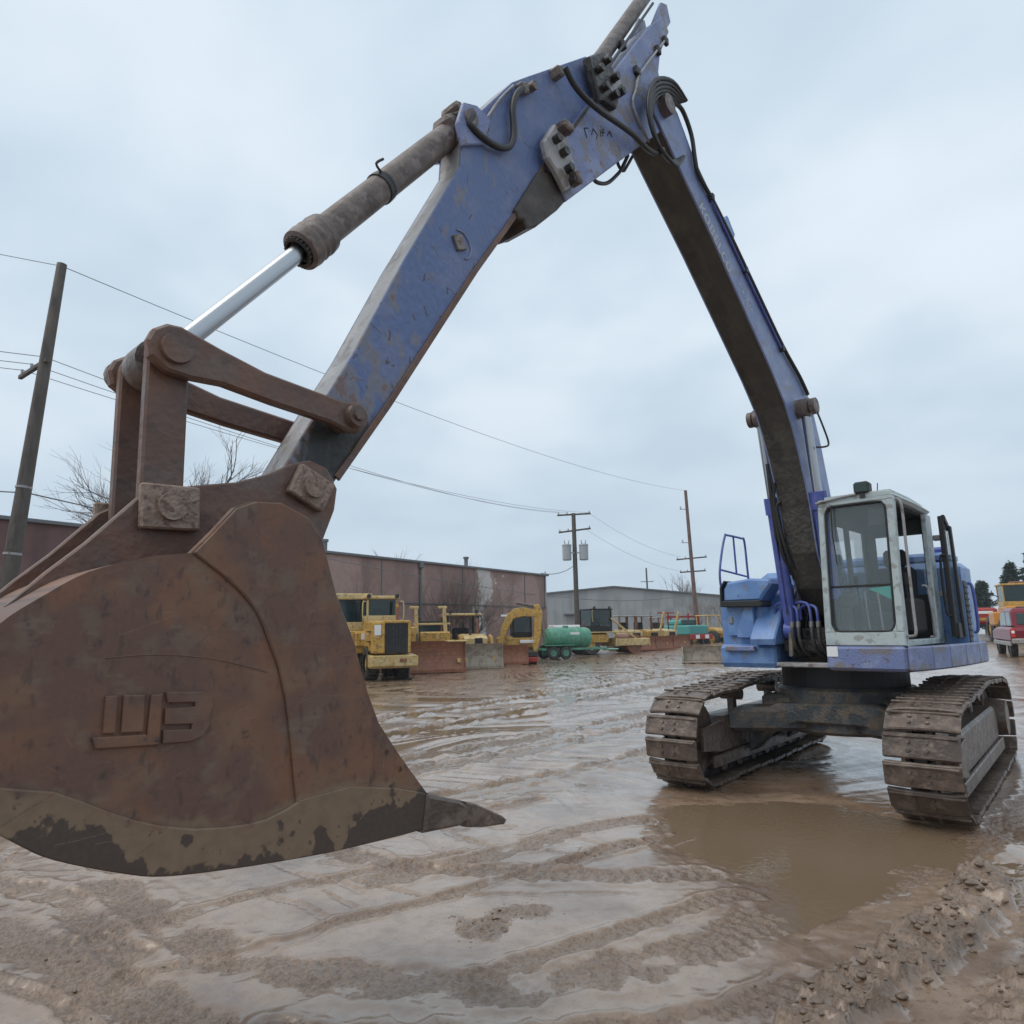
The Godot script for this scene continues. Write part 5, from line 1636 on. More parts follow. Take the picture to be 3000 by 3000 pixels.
# ------------------------------------------------------------------ buildings, poles, trees
func wall_skin() -> StandardMaterial3D:
	var w := 2048
	var h := 256
	var a := field(w, h, 301, 0.004, 4)
	var b := field(w, h, 302, 0.012, 5, 1.0, 4.0)
	var c := field(w, h, 303, 0.05, 4)
	var out := PackedByteArray(); out.resize(w * h * 3)
	for y in h:
		var wy := 5.0 * (1.0 - (y + 0.5) / h)
		for x in w:
			var wx := -42.0 + 42.0 * (x + 0.5) / w
			var i := y * w + x
			var na := a[i] / 255.0
			var nb := b[i] / 255.0
			var nc := c[i] / 255.0
			var col := Vector3(0.31, 0.205, 0.178).lerp(Vector3(0.40, 0.275, 0.24), sstep(0.4, 0.7, na))
			col = col.lerp(Vector3(0.22, 0.148, 0.135), 0.6 * sstep(0.5, 0.75, nb))
			# older, darker paint on the near half of the wall
			if wx < -21.5 + 1.6 * (nb - 0.5): col *= Vector3(0.55, 0.48, 0.52)
			col *= 0.9 + 0.2 * nc
			# whitewash left from a torn-off flue, and flaked spots
			var cx := -6.8 + 0.25 * sin(wy * 2.0)
			var half := lerpf(0.35, 0.75, sstep(1.2, 2.6, wy)) * (1.0 if wy > 2.2 else 0.8)
			var d := absf(wx - cx) / half + 1.6 * (nb - 0.5) + 1.1 * (nc - 0.5)
			if wy > 1.3: col = col.lerp(Vector3(0.66, 0.63, 0.61), 0.85 * (1.0 - sstep(0.55, 1.0, d)))
			if wx > -6.0 and wx < -3.4 and wy > 3.9: col = col.lerp(Vector3(0.72, 0.68, 0.66), 0.85 * sstep(0.66, 0.72, nc * 0.6 + nb * 0.4))
			to_bytes(col, out, i * 3)
	var m := StandardMaterial3D.new()
	m.albedo_texture = ImageTexture.create_from_image(Image.create_from_data(w, h, false, Image.FORMAT_RGB8, out))
	m.roughness = 0.9
	return m

func make_buildings():
	M["wall_skin"] = wall_skin()
	var bw := thing("brick_warehouse", "long reddish brown brick warehouse with a flat dark roof edge", "building", Vector3(2.11, 0, -43.6), 55.6)
	var b := mb().uvrect(-42.0, 0.0, 42.0, 5.0)
	b.panel(poly([-42.0, -0.2, 0, -0.2, 0, 4.93, -42.0, 4.93]), -0.3, 0.0, 0.0)
	obj("front_wall", b, "wall_skin", bw)
	b = mb()
	b.box(Vector3(-0.15, 2.36, -9.3), Vector3(0.3, 5.13, 17.98), 0.0)
	b.box(Vector3(-21.0, 2.36, -18.45), Vector3(41.9, 5.13, 0.3), 0.0)
	obj("back_walls", b, "red_rust", bw)
	b = mb()
	b.box(Vector3(-21.0, 4.80, -9.3), Vector3(41.3, 0.2, 17.9), 0.0)
	obj("roof", b, "roof_edge", bw)
	b = mb()
	b.box(Vector3(-21.0, 4.985, -0.12), Vector3(42.3, 0.11, 0.5), 0.01)
	obj("roof_coping", b, "roof_edge", bw)
	for x in [-17.2, -7.2]:
		b = mb()
		b.cyl(Vector3(x, 4.9, -0.8), Vector3(x, 5.55, -0.8), 0.11, -1.0, 12)
		b.cyl(Vector3(x, 5.55, -0.8), Vector3(x, 5.66, -0.8), 0.16, -1.0, 12)
		obj("vent_pipe", b, "roof_edge", bw)
	b = mb()
	b.cyl(Vector3(-0.2, 3.0, 0.06), Vector3(-0.2, 5.2, 0.06), 0.05, -1.0, 8)
	obj("service_pipe", b, "transformer", bw)
	for k in 7:
		b = mb()
		b.box(Vector3(-2.5 - k * 6.0, 2.4, 0.012), Vector3(0.05, 5.0, 0.03), 0.0)
		obj("control_joint", b, "roof_edge", bw)
	for x in [-11.9, -24.0]:
		b = mb()
		b.box(Vector3(x, 4.8, 0.10), Vector3(0.28, 0.24, 0.18), 0.02)
		b.cyl(Vector3(x, 0.1, 0.08), Vector3(x, 4.7, 0.08), 0.055, -1.0, 8)
		obj("downspout", b, "roof_edge", bw)
	b = mb()
	b.box(Vector3(-21.0, 2.95, 0.03), Vector3(41.8, 0.05, 0.06), 0.0)
	obj("conduit", b, "roof_edge", bw)
	# low metal shed far behind
	var sh := thing("metal_shed", "pale grey metal shed with a low gable behind the machines", "building", Vector3(11.0, 0, -76.0), 0.0)
	b = mb()
	b.panel(poly([-13.0, -0.2, 13.5, -0.2, 13.5, 4.75, 0, 6.05, -13.0, 5.0]), -0.3, 0.0, 0.0)
	obj("gable_wall", b, "metal_siding", sh)
	for k in 30:
		b = mb()
		var x := -12.6 + k * 0.88
		b.box(Vector3(x, 2.35, 0.02), Vector3(0.06, 4.6, 0.04), 0.0)
		obj("siding_rib", b, "metal_siding", sh)
	b = mb()
	for s in [[-13.2, 4.98, 0.1, 6.1], [0.1, 6.1, 13.7, 4.75]]:
		var m := Vector3((s[0] + s[2]) / 2, (s[1] + s[3]) / 2 + 0.05, -14.8)
		b.box(m, Vector3(Vector2(s[0] - s[2], s[1] - s[3]).length(), 0.14, 30.2), 0.0, Basis(Vector3.BACK, atan2(s[3] - s[1], s[2] - s[0])))
	obj("roof", b, "roof_edge", sh)
	b = mb()
	b.box(Vector3(-3.9, 1.5, 0.06), Vector3(2.7, 3.1, 0.08), 0.02)
	obj("shed_door", b, "door_grey", sh)
	b = mb()
	b.box(Vector3(-3.8, 3.2, 0.25), Vector3(3.3, 0.16, 0.5), 0.02)
	obj("door_lintel", b, "roof_edge", sh)

func make_pole(label: String, base: Vector3, top: Vector3, r0: float, r1: float, m: String) -> Node3D:
	var o := thing("utility_pole", label, "utility pole", base, 0.0, "poles carrying the overhead lines")
	var b := mb()
	var p := []
	for i in 7: p.append(Vector3(0, -0.3, 0).lerp(top - base, i / 6.0))
	b.tube(p, r0, 12, r1)
	obj("pole", b, m, o)
	return o

func cross_arm(o: Node3D, at: Vector3, half: float, turn: float, m := "pole_wood", drop := 0.0):
	var b := mb()
	var d := Vector3(cos(turn), drop, sin(turn)) * half
	b.box(at, Vector3(half * 2.0, 0.12, 0.10), 0.01, Basis(Vector3.UP, -turn) * Basis(Vector3.BACK, drop))
	obj("cross_arm", b, m, o)
	for f in [-0.92, -0.4, 0.92]:
		b = mb()
		b.lathe(at + d * f + Vector3(0, 0.05, 0), Vector3.UP, [Vector2(0.02, 0.0), Vector2(0.05, 0.03), Vector2(0.04, 0.09), Vector2(0.055, 0.12), Vector2(0.02, 0.18), Vector2(0.001, 0.18)], 8)
		obj("insulator", b, "transformer", o)

func wire(label: String, a: Vector3, c: Vector3, sag: float, r := 0.009):
	var p := []
	for i in 25:
		var f := i / 24.0
		p.append(a.lerp(c, f) - Vector3(0, 4.0 * sag * f * (1.0 - f), 0))
	var b := mb()
	b.tube(p, r, 5)
	tag(obj("overhead_wire", b, "wire", self), label, "wire", "overhead lines across the yard")

func make_poles():
	# the near pole stands in front of the warehouse wall
	var base1 := Vector3(-11.27, 0, -15.0)
	var top1 := Vector3(-10.63, 10.35, -15.0)
	var p1 := make_pole("tall weathered wooden pole leaning beside the rusty bucket, nearest of the poles", base1, top1, 0.20, 0.105, "pole_wood")
	var b := mb()
	b.box(Vector3(-0.04, 7.88, -0.37), Vector3(1.75, 0.10, 0.09), 0.01, Basis(Vector3.UP, -0.65))
	obj("cross_arm", b, "pole_wood", p1)
	for z in [0.57, -0.15, -0.75]:
		b = mb()
		b.cyl(Vector3(-0.04 + z * 0.8, 7.92, -0.37 + z * 0.6), Vector3(-0.04 + z * 0.8, 8.05, -0.37 + z * 0.6), 0.03, -1.0, 8)
		obj("insulator", b, "transformer", p1)
	for y in [1.2, 2.2, 3.4, 4.9]:
		b = mb()
		b.cyl(Vector3(0.062 * y, y, 0), Vector3(0.062 * (y + 0.05), y + 0.05, 0), 0.208 - 0.0085 * y, -1.0, 12)
		obj("metal_band", b, "grey_metal", p1)
	var base2 := Vector3(4.60, 0, -50.0)
	var top2 := Vector3(4.56, 10.05, -50.0)
	var p2 := make_pole("wooden pole with two grey transformers standing before the metal shed", base2, top2, 0.20, 0.15, "pole_wood")
	cross_arm(p2, Vector3(-0.02, 9.95, 0.1), 1.25, 0.25)
	cross_arm(p2, Vector3(0.0, 8.75, 0.1), 1.20, 0.25, "pole_wood", 0.08)
	for s in [-1, 1]:
		b = mb()
		var c := Vector3(0.62 * s, 6.55, 0.1)
		b.lathe(c, Vector3.UP, [Vector2(0.001, 0.0), Vector2(0.30, 0.0), Vector2(0.33, 0.06), Vector2(0.33, 1.05), Vector2(0.36, 1.07), Vector2(0.34, 1.16), Vector2(0.001, 1.22)], 18)
		b.box(Vector3(0.22 * s, 7.1, 0.1), Vector3(0.3, 0.1, 0.1), 0.01)
		for q in [-0.12, 0.12]: b.cyl(c + Vector3(q, 1.18, 0), c + Vector3(q * 1.5, 1.48, 0), 0.05, 0.03, 8)
		obj("transformer", b, "transformer", p2)
	var base3 := Vector3(16.45, 0, -62.0)
	var top3 := Vector3(16.09, 14.06, -62.0)
	var p3 := make_pole("reddish wooden pole rising between the shed and the blue excavator", base3, top3, 0.21, 0.14, "red_pole_wood")
	cross_arm(p3, Vector3(-0.20, 7.75, 0.1), 1.35, 0.2, "pole_wood", 0.06)
	cross_arm(p3, Vector3(-0.16, 6.55, 0.1), 1.15, 0.2, "pole_wood", 0.04)
	for y in [12.3, 9.2]:
		b = mb()
		b.box(Vector3(-0.65, y, 0), Vector3(0.7, 0.07, 0.07), 0.01)
		b.cyl(Vector3(-0.9, y, 0), Vector3(-0.9, y + 0.25, 0), 0.06, -1.0, 8)
		obj("insulator_arm", b, "transformer", p3)
	var p4 := make_pole("tiny distant pole showing above the shed roof", Vector3(25.5, 0, -130.0), Vector3(25.37, 12.8, -130.0), 0.2, 0.15, "pole_wood")
	cross_arm(p4, Vector3(-0.1, 10.2, 0.1), 1.2, 0.2)
	# lines, each run beyond the frame on the left
	wire("topmost overhead wire running from the leaning pole to the reddish pole", top1 + Vector3(0, -0.05, 0), top3, 0.9, 0.010)
	wire("top wire leaving the frame to the left of the leaning pole", top1 + Vector3(0, -0.05, 0), Vector3(-24.0, 11.8, -9.0), 0.3, 0.008)
	var arm1 := [Vector3(-10.86, 8.04, -15.04), Vector3(-11.43, 8.04, -15.47), Vector3(-11.91, 8.04, -15.83)]
	var arm2 := [top2 + Vector3(-1.1, 0.05, 0.1), top2 + Vector3(-0.45, 0.05, 0.1), top2 + Vector3(1.1, 0.05, 0)]
	var names := ["upper", "middle", "lowest"]
	for k in 3:
		wire("%s of three wires strung from the crossarm to the transformer pole" % names[k], arm1[k], arm2[k], 0.75)
		wire("%s of three wires crossing the left edge of the frame" % names[k], arm1[k], arm1[k] + Vector3(-12.0, 0.4, 6.4), 0.2)
	wire("upper of two wires sagging from the transformer pole to the reddish pole", arm2[2], Vector3(15.3, 7.9, -62.0), 0.5)
	wire("lower of two wires sagging from the transformer pole to the reddish pole", top2 + Vector3(0.9, -1.2, 0), Vector3(15.2, 6.6, -62.0), 0.5)
	wire("communication cable low along the brick warehouse wall", Vector3(-10.9, 4.8, -15.0), Vector3(4.6, 3.75, -49.8), 0.35, 0.016)
	wire("communication cable crossing before the metal shed gable", Vector3(4.6, 3.75, -49.8), Vector3(16.3, 4.55, -61.8), 0.35, 0.025)
	wire("cable leaving the left edge below the three wires", Vector3(-10.9, 4.8, -15.0), Vector3(-22.0, 5.3, -9.0), 0.2, 0.015)
	wire("service drop from the transformer pole to the warehouse corner", Vector3(4.4, 6.1, -50.0), Vector3(1.8, 5.15, -43.8), 0.25, 0.025)

func grow(b: MB, rng: RandomNumberGenerator, p: Vector3, d: Vector3, l: float, r: float, depth: int, twigs: MB, spread: float):
	var pts := [p]
	var q := p
	var dir := d
	var n := 4
	for i in n:
		dir = (dir + Vector3(rng.randfn(), rng.randfn() * 0.5 + 0.5, rng.randfn()) * 0.075).normalized()
		q += dir * l / n
		pts.append(q)
	var out := twigs if depth < 3 else b
	out.tube(pts, r, 6 if depth >= 3 else 4, r * 0.55)
	if depth <= 0: return
	var kids := rng.randi_range(2, 4) if depth < 4 else rng.randi_range(4, 6)
	for k in kids:
		var f := rng.randf_range(0.45, 1.0)
		var at: Vector3 = pts[int(round(f * n))]
		var side := dir.cross(Vector3(rng.randfn(), rng.randfn(), rng.randfn())).normalized()
		grow(b, rng, at, (dir + side * spread * rng.randf_range(0.6, 1.2)).normalized(), l * rng.randf_range(0.55, 0.8), r * 0.5, depth - 1, twigs, spread)

func bare_tree(label: String, at: Vector3, height: float, s: int, called := "bare_tree", depth := 4, spread := 0.75, category := "tree", stems := 1):
	var o := thing(called, label, category, at, 0.0, "bare winter trees and shrubs" )
	var rng := RandomNumberGenerator.new()
	rng.seed = s
	var t := mb()
	var c := mb()
	for k in stems:
		var lean := Vector3(rng.randfn() * 0.06, 1, rng.randfn() * 0.06) if stems == 1 else Vector3(rng.randfn() * 0.35, 1, rng.randfn() * 0.35)
		grow(t, rng, Vector3(rng.randfn() * 0.2, -0.2, rng.randfn() * 0.2) if stems > 1 else Vector3(0, -0.2, 0), lean.normalized(), height * (0.42 if stems == 1 else 0.5), height * (0.018 if stems == 1 else 0.006), depth, c, spread)
	if depth >= 3: obj("trunk", t, "bark", o)
	obj("crown", c, "twig", o)

func make_trees():
	bare_tree("bare tree whose branches fan out behind the bucket linkage", Vector3(-16.1, 0, -34.5), 13.0, 41, "bare_tree", 5, 0.62)
	bare_tree("bare tree low behind the warehouse roof, right of the leaning pole", Vector3(-22.0, 0, -38.0), 10.2, 42, "bare_tree", 5, 0.7)
	bare_tree("bare tree between the leaning pole and the bucket's link arm", Vector3(-19.3, 0, -36.0), 10.4, 43, "bare_tree", 5, 0.7)
	bare_tree("thin bare treetop poking above the middle of the warehouse roof", Vector3(-14.0, 0, -78.0), 11.4, 44, "bare_tree", 5, 0.4)
	bare_tree("bare tree above the shed roof beside the tiny distant pole", Vector3(34.0, 0, -130.0), 12.0, 45, "bare_tree", 4, 0.5)
	bare_tree("second bare tree above the shed roof, nearer the reddish pole", Vector3(29.5, 0, -118.0), 11.5, 46, "bare_tree", 4, 0.5)
	bare_tree("dense bare thicket at the foot of the reddish pole", Vector3(17.0, 0, -66.0), 5.2, 47, "bare_shrub", 3, 0.8, "shrub", 9)
	bare_tree("bare thicket left of the reddish pole before the shed", Vector3(13.4, 0, -66.5), 3.8, 48, "bare_shrub", 3, 0.9, "shrub", 7)
	bare_tree("bare thicket right of the reddish pole, beside the blue excavator", Vector3(20.5, 0, -67.0), 5.0, 49, "bare_shrub", 3, 0.8, "shrub", 8)
	bare_tree("dark leafless vine climbing the brick warehouse wall", Vector3(-3.0, 0, -35.4), 4.3, 50, "climbing_vine", 4, 0.40, "vine", 18)
	bare_tree("sparse leafless vine on the wall above the yellow loader", Vector3(-6.6, 0, -30.3), 5.0, 52, "climbing_vine", 3, 0.5, "vine", 3)
	# evergreens beyond the yard on the right
	var rng := RandomNumberGenerator.new()
	rng.seed = 61
	var k := 0
	for e in [[57.5, -79.0, 8.2, "dark evergreen behind the orange loader cab"], [55.2, -81.0, 6.2, "smaller dark evergreen left of the orange loader cab"], [60.8, -80.0, 9.8, "tall dark evergreen at the right edge of the frame"]]:
		var o := thing("evergreen_tree", e[3], "tree", Vector3(e[0], 0, e[1]), 0.0, "evergreens beyond the yard")
		var t := mb()
		t.tube([Vector3(0, -0.2, 0), Vector3(0, e[2] * 0.5, 0), Vector3(0.1, e[2] * 0.95, 0)], 0.22, 8, 0.03)
		obj("trunk", t, "bark", o)
		var c := mb()
		c.flat()
		for bough in 90:
			var f := pow(rng.randf(), 0.75)
			var y: float = lerpf(0.9, e[2] * 0.98, f)
			var ang := rng.randf() * TAU
			var reach: float = e[2] * 0.34 * pow(1.0 - f * 0.93, 0.8) * rng.randf_range(0.55, 1.25)
			var out := Vector3(cos(ang), rng.randf_range(-0.35, 0.25), sin(ang))
			for q in 60:
				var g := rng.randf()
				var p := Vector3(0, y, 0) + out * reach * g + Vector3(rng.randfn(), rng.randfn(), rng.randfn()) * 0.22 * (1.1 - g * 0.6)
				var u := (out + Vector3(rng.randfn(), rng.randfn(), rng.randfn()) * 0.6).normalized() * 0.26
				var v := u.cross(Vector3(rng.randfn(), rng.randfn(), rng.randfn())).normalized() * 0.07
				c.tri(p - u, p + v, p + u)
				c.tri(p - u, p + u, p - v)
		obj("crown", c, "needles", o)
		k += 1

# ------------------------------------------------------------------ machines parked in the row
# local axes: x to the right as seen, y up, z towards the viewer
func wheel(parent: Node, at: Vector3, r: float, w: float, axis := Vector3.RIGHT, rim := "yellow"):
	var o := hub("wheel", parent)
	o.position = at
	var b := mb()
	b.lathe(-axis * w / 2, axis, [Vector2(r * 0.55, 0.0), Vector2(r * 0.92, 0.0), Vector2(r, w * 0.14), Vector2(r, w * 0.86), Vector2(r * 0.92, w), Vector2(r * 0.55, w)], 22)
	for i in 18:
		var t := TAU * i / 18
		var u := axis.cross(Vector3.UP).normalized() * cos(t) + Vector3.UP * sin(t)
		b.box(u * r, Vector3(w * 0.9, 0.05 * r + 0.02, 0.14 * r) if axis == Vector3.RIGHT else Vector3(0.14 * r, 0.05 * r + 0.02, w * 0.9), 0.0, Basis(axis, (t - PI / 2) * (-1.0 if axis == Vector3.RIGHT else -1.0)))
	obj("tyre", b, "rubber", o)
	b = mb()
	b.lathe(-axis * w * 0.42, axis, [Vector2(0.001, 0.03), Vector2(r * 0.2, 0.0), Vector2(r * 0.3, w * 0.12), Vector2(r * 0.56, w * 0.05), Vector2(r * 0.56, w * 0.79), Vector2(r * 0.3, w * 0.72), Vector2(r * 0.2, w * 0.84), Vector2(0.001, w * 0.81)], 18)
	obj("rim", b, rim, o)

func crawler(parent: Node, x: float, l: float, h: float, w: float, z0 := 0.0):
	var o := hub("track", parent)
	o.position = Vector3(x, 0, z0)
	var b := mb()
	b.prism(stadium(Vector2(-l / 2 + h / 2, h / 2), h * 0.42, Vector2(l / 2 - h / 2, h / 2), h * 0.42), -w * 0.42, w * 0.42, 0.02)
	obj("track_frame", b, "track_mud", o)
	var path := stadium(Vector2(-l / 2 + h / 2, h / 2), h / 2, Vector2(l / 2 - h / 2, h / 2), h / 2, 6)
	var sm := mb()
	sm.box(Vector3.ZERO, Vector3(w, 0.05, 0.17), 0.0)
	sm.box(Vector3(0, 0.04, 0), Vector3(w, 0.05, 0.03), 0.0)
	var mesh := sm.done()
	for i in path.size():
		var a := path[i]
		var c := path[(i + 1) % path.size()]
		var n: int = max(1, int((c - a).length() / 0.2))
		for k in n:
			var q := a.lerp(c, (k + 0.5) / n)
			var t := (c - a).normalized()
			var s := obj("shoe", mesh, "track_mud", o)
			s.transform = Transform3D(Basis(Vector3.RIGHT, -atan2(t.y, t.x) + PI), Vector3(0, q.y, q.x))

func glazed_cab(parent: Node, c: Vector3, s: Vector3, m: String, glass := "green_glass", roof := 0.12) -> Node3D:
	var o := hub("cab", parent)
	o.position = c
	var b := mb()
	var e := 0.07
	for sx in [-1, 1]:
		for sz in [-1, 1]:
			b.box(Vector3(sx * (s.x / 2 - e / 2), s.y / 2, sz * (s.z / 2 - e / 2)), Vector3(e, s.y, e), 0.012)
	b.box(Vector3(0, s.y * 0.14, 0), Vector3(s.x, s.y * 0.28, s.z), 0.02)
	obj("cab_frame", b, m, o)
	b = mb()
	b.box(Vector3(0, s.y + roof / 2, 0), Vector3(s.x + 0.14, roof, s.z + 0.14), 0.03)
	obj("roof", b, m, o)
	for sz in [-1, 1]:
		b = mb()
		b.box(Vector3(0, s.y * 0.64, sz * (s.z / 2 - 0.04)), Vector3(s.x - 2 * e, s.y * 0.70, 0.015), 0.0)
		obj("window", b, glass, o)
	for sx in [-1, 1]:
		b = mb()
		b.box(Vector3(sx * (s.x / 2 - 0.04), s.y * 0.64, 0), Vector3(0.015, s.y * 0.70, s.z - 2 * e), 0.0)
		obj("window", b, glass, o)
	b = mb()
	b.box(Vector3(0, s.y * 0.42, -0.1), Vector3(s.x * 0.4, s.y * 0.4, 0.4), 0.05)
	obj("driver_seat", b, "seat", o)
	return o

# a curved mouldboard: width w, height h
func mouldboard(parent: Node, c: Vector3, w: float, h: float, m: String, called := "blade", turn := 0.0):
	var b := mb()
	var front := PackedVector2Array()
	var back := PackedVector2Array()
	for i in 9:
		var f := i / 8.0
		var z := -0.55 * h * (0.25 - pow(f - 0.5, 2.0)) + 0.10 * h * (1.0 - f)
		front.append(Vector2(z, h * f))
		back.append(Vector2(z - 0.05, h * f))
	back.reverse()
	front.append_array(back)
	b.prism(front, -w / 2, w / 2, 0.0)
	for s in [-1, 1]:
		b.prism(poly([0.12 * h, 0.0, -0.05 * h, h * 0.45, 0.03 * h, h, -0.12, h, -0.2, 0.0]), s * w / 2 - 0.025, s * w / 2 + 0.025, 0.0)
	b.box(Vector3(0, 0.05, 0.11 * h), Vector3(w + 0.04, 0.12, 0.05), 0.0)
	b.box(Vector3(0, h * 0.55, -0.22 * h), Vector3(w * 0.9, 0.12, 0.1), 0.0)
	var o := obj(called, b, m, parent)
	o.position = c
	o.rotation_degrees.y = turn
	return o

func make_row():
	var b: MB
	# wheel loader seen from its grille end
	var t := thing("wheel_loader", "yellow wheel loader with a tall black radiator grille beside the rusty bucket", "loader", Vector3(-4.45, 0, -24.2), 22.0)
	b = mb()
	b.box(Vector3(0, 1.42, 0), Vector3(1.34, 1.10, 1.7), 0.05)
	b.box(Vector3(-0.45, 1.40, 0.87), Vector3(0.42, 1.0, 0.06), 0.02)
	b.box(Vector3(0.61, 1.40, 0.87), Vector3(0.10, 1.0, 0.06), 0.02)
	b.box(Vector3(0.18, 1.93, 0.87), Vector3(0.9, 0.09, 0.06), 0.02)
	obj("engine_hood", b, "yellow", t)
	b = mb()
	b.box(Vector3(0.17, 1.38, 0.855), Vector3(0.78, 1.0, 0.03), 0.0)
	obj("grille", b, "black", t)
	for k in 7:
		b = mb()
		b.box(Vector3(-0.16 + k * 0.11, 1.38, 0.872), Vector3(0.018, 0.98, 0.02), 0.0)
		obj("grille_bar", b, "rubber", t)
	b = mb()
	b.prism(poly([1.15, 0.48, 1.18, 0.80, 0.3, 0.86, 0.3, 0.40, 1.0, 0.40]), -0.72, 0.86, 0.04)
	obj("counterweight", b, "pale_yellow", t)
	b = mb()
	b.box(Vector3(0.34, 0.66, 1.18), Vector3(0.24, 0.12, 0.03), 0.01)
	obj("tow_plate", b, "red_rust", t)
	b = mb()
	b.box(Vector3(-0.48, 1.66, 0.905), Vector3(0.22, 0.34, 0.01), 0.0)
	obj("paper_notice", b, "white", t)
	glazed_cab(t, Vector3(-0.08, 1.95, -0.9), Vector3(1.10, 0.80, 1.0), "pale_yellow")
	for s in [-1, 1]: wheel(t, Vector3(0.52 * s, 0.55, 0.0), 0.55, 0.42)
	for s in [-1, 1]: wheel(t, Vector3(0.52 * s, 0.55, -2.0), 0.55, 0.42)
	b = mb()
	b.box(Vector3(0, 0.85, -1.7), Vector3(0.9, 0.5, 1.6), 0.04)
	b.cyl(Vector3(0.35, 1.95, 0.1), Vector3(0.35, 2.55, 0.1), 0.05, -1.0, 10)
	obj("chassis", b, "yellow", t)
	b = mb()
	b.cyl(Vector3(0.62, 0.05, 0.75), Vector3(0.62, 0.45, 0.75), 0.03, -1.0, 8)
	b.box(Vector3(0.62, 0.03, 0.75), Vector3(0.22, 0.06, 0.22), 0.01)
	obj("support_leg", b, "black", t)
	dress(t, Vector3(-0.08, 2.80, -0.35), 0.5, Vector3(0.35, 1.95, 0.1), "pale_yellow")
	for k in 3:
		b = mb()
		b.box(Vector3(-0.72, 0.95 + k * 0.33, 0.55), Vector3(0.10, 0.04, 0.30), 0.01)
		obj("ladder_step", b, "black", t)
	# tall-cabbed machine mostly behind the bucket
	t = thing("motor_grader", "yellow grader cab with green tinted windows at the bucket's edge", "grader", Vector3(-6.25, 0, -25.5), 20.0)
	glazed_cab(t, Vector3(0.2, 1.65, 0), Vector3(1.25, 1.12, 1.2), "pale_yellow", "green_glass", 0.22)
	b = mb()
	b.box(Vector3(0, 1.25, 0.1), Vector3(1.5, 0.8, 2.2), 0.05)
	b.box(Vector3(0.5, 1.35, 1.25), Vector3(0.5, 0.5, 0.2), 0.04)
	obj("body", b, "yellow", t)
	b = mb()
	b.box(Vector3(0.55, 1.45, 1.36), Vector3(0.22, 0.22, 0.01), 0.0)
	obj("paper_notice", b, "white", t)
	for s in [-1, 1]:
		wheel(t, Vector3(0.62 * s, 0.55, 0.6), 0.55, 0.35)
		wheel(t, Vector3(0.62 * s, 0.55, -0.8), 0.55, 0.35)
	# crawler tractor with upright side-boom masts and a wide rusty blade
	t = thing("crawler_tractor", "yellow crawler tractor with two upright masts and a wide rust red blade", "bulldozer", Vector3(-3.25, 0, -28.2), 12.0)
	b = mb()
	b.box(Vector3(0.0, 1.15, -0.4), Vector3(1.2, 0.85, 1.9), 0.05)
	b.box(Vector3(-1.05, 1.2, 0.1), Vector3(0.55, 1.15, 1.3), 0.05)
	obj("hood", b, "yellow", t)
	for x in [-0.72, 0.42]:
		b = mb()
		b.box(Vector3(x, 1.80, 0.25), Vector3(0.14, 1.45, 0.16), 0.02, Basis(Vector3.BACK, 0.06))
		b.box(Vector3(x - 0.10, 2.54, 0.25), Vector3(0.36, 0.11, 0.18), 0.02)
		obj("mast", b, "pale_yellow", t)
		b = mb()
		b.cyl(Vector3(x, 1.05, 0.36), Vector3(x, 1.5, 0.36), 0.04, -1.0, 10)
		obj("mast_cylinder", b, "steel", t)
	b = mb()
	b.box(Vector3(-0.1, 1.88, 0.1), Vector3(1.5, 0.09, 0.12), 0.02)
	obj("mast_cross_bar", b, "pale_yellow", t)
	glazed_cab(t, Vector3(-0.15, 1.2, -0.6), Vector3(0.95, 0.75, 0.9), "black", "dark_glass", 0.06)
	for s in [-1, 1]: crawler(t, 0.75 * s, 2.6, 0.75, 0.42, -0.3)
	mouldboard(t, Vector3(-0.05, 0.04, 1.35), 2.35, 1.18, "red_rust", "blade", 8.0)
	b = mb()
	for s in [-1, 1]: b.box(Vector3(0.85 * s, 0.45, 0.55), Vector3(0.12, 0.16, 1.5), 0.02)
	b.box(Vector3(0.75, 1.20, 1.20), Vector3(0.9, 0.07, 0.16), 0.02)
	obj("push_arm", b, "pale_yellow", t)
	dress(t, Vector3(-0.15, 2.02, -0.2), 0.45, Vector3(0.3, 1.55, -0.2), "pale_yellow")
	# bulldozer with canopy and grey blade
	t = thing("bulldozer", "yellow bulldozer under a flat canopy with a pale muddy blade", "bulldozer", Vector3(-1.95, 0, -31.4), 14.0)
	b = mb()
	b.prism(poly([1.3, 0.7, 1.32, 1.25, 1.2, 1.35, 0.2, 1.45, -0.4, 1.45, -0.4, 0.7]), -0.52, 0.52, 0.05)
	obj("hood", b, "pale_yellow", t)
	b = mb()
	b.box(Vector3(0.1, 1.02, 1.33), Vector3(0.34, 0.50, 0.03), 0.0)
	obj("grille", b, "black", t)
	for s in [-1, 1]:
		b = mb()
		b.prism(poly([1.55, 0.55, 1.4, 1.30, 0.9, 1.42, 0.7, 0.6]), -0.05, 0.05, 0.02)
		var pa := obj("side_guard", b, "yellow", t)
		pa.position.x = 0.68 * s
	b = mb()
	b.box(Vector3(-0.35, 2.32, -0.75), Vector3(1.75, 0.10, 1.5), 0.03)
	obj("canopy", b, "pale_yellow", t)
	for s in [[-1.05, -0.15], [0.35, -0.15], [-1.05, -1.35], [0.35, -1.35]]:
		b = mb()
		b.box(Vector3(s[0], 1.7, s[1]), Vector3(0.10, 1.2, 0.10), 0.01)
		obj("canopy_post", b, "black", t)
	b = mb()
	b.box(Vector3(-0.35, 1.35, -0.8), Vector3(0.7, 0.75, 0.55), 0.06)
	obj("driver_seat", b, "seat", t)
	b = mb()
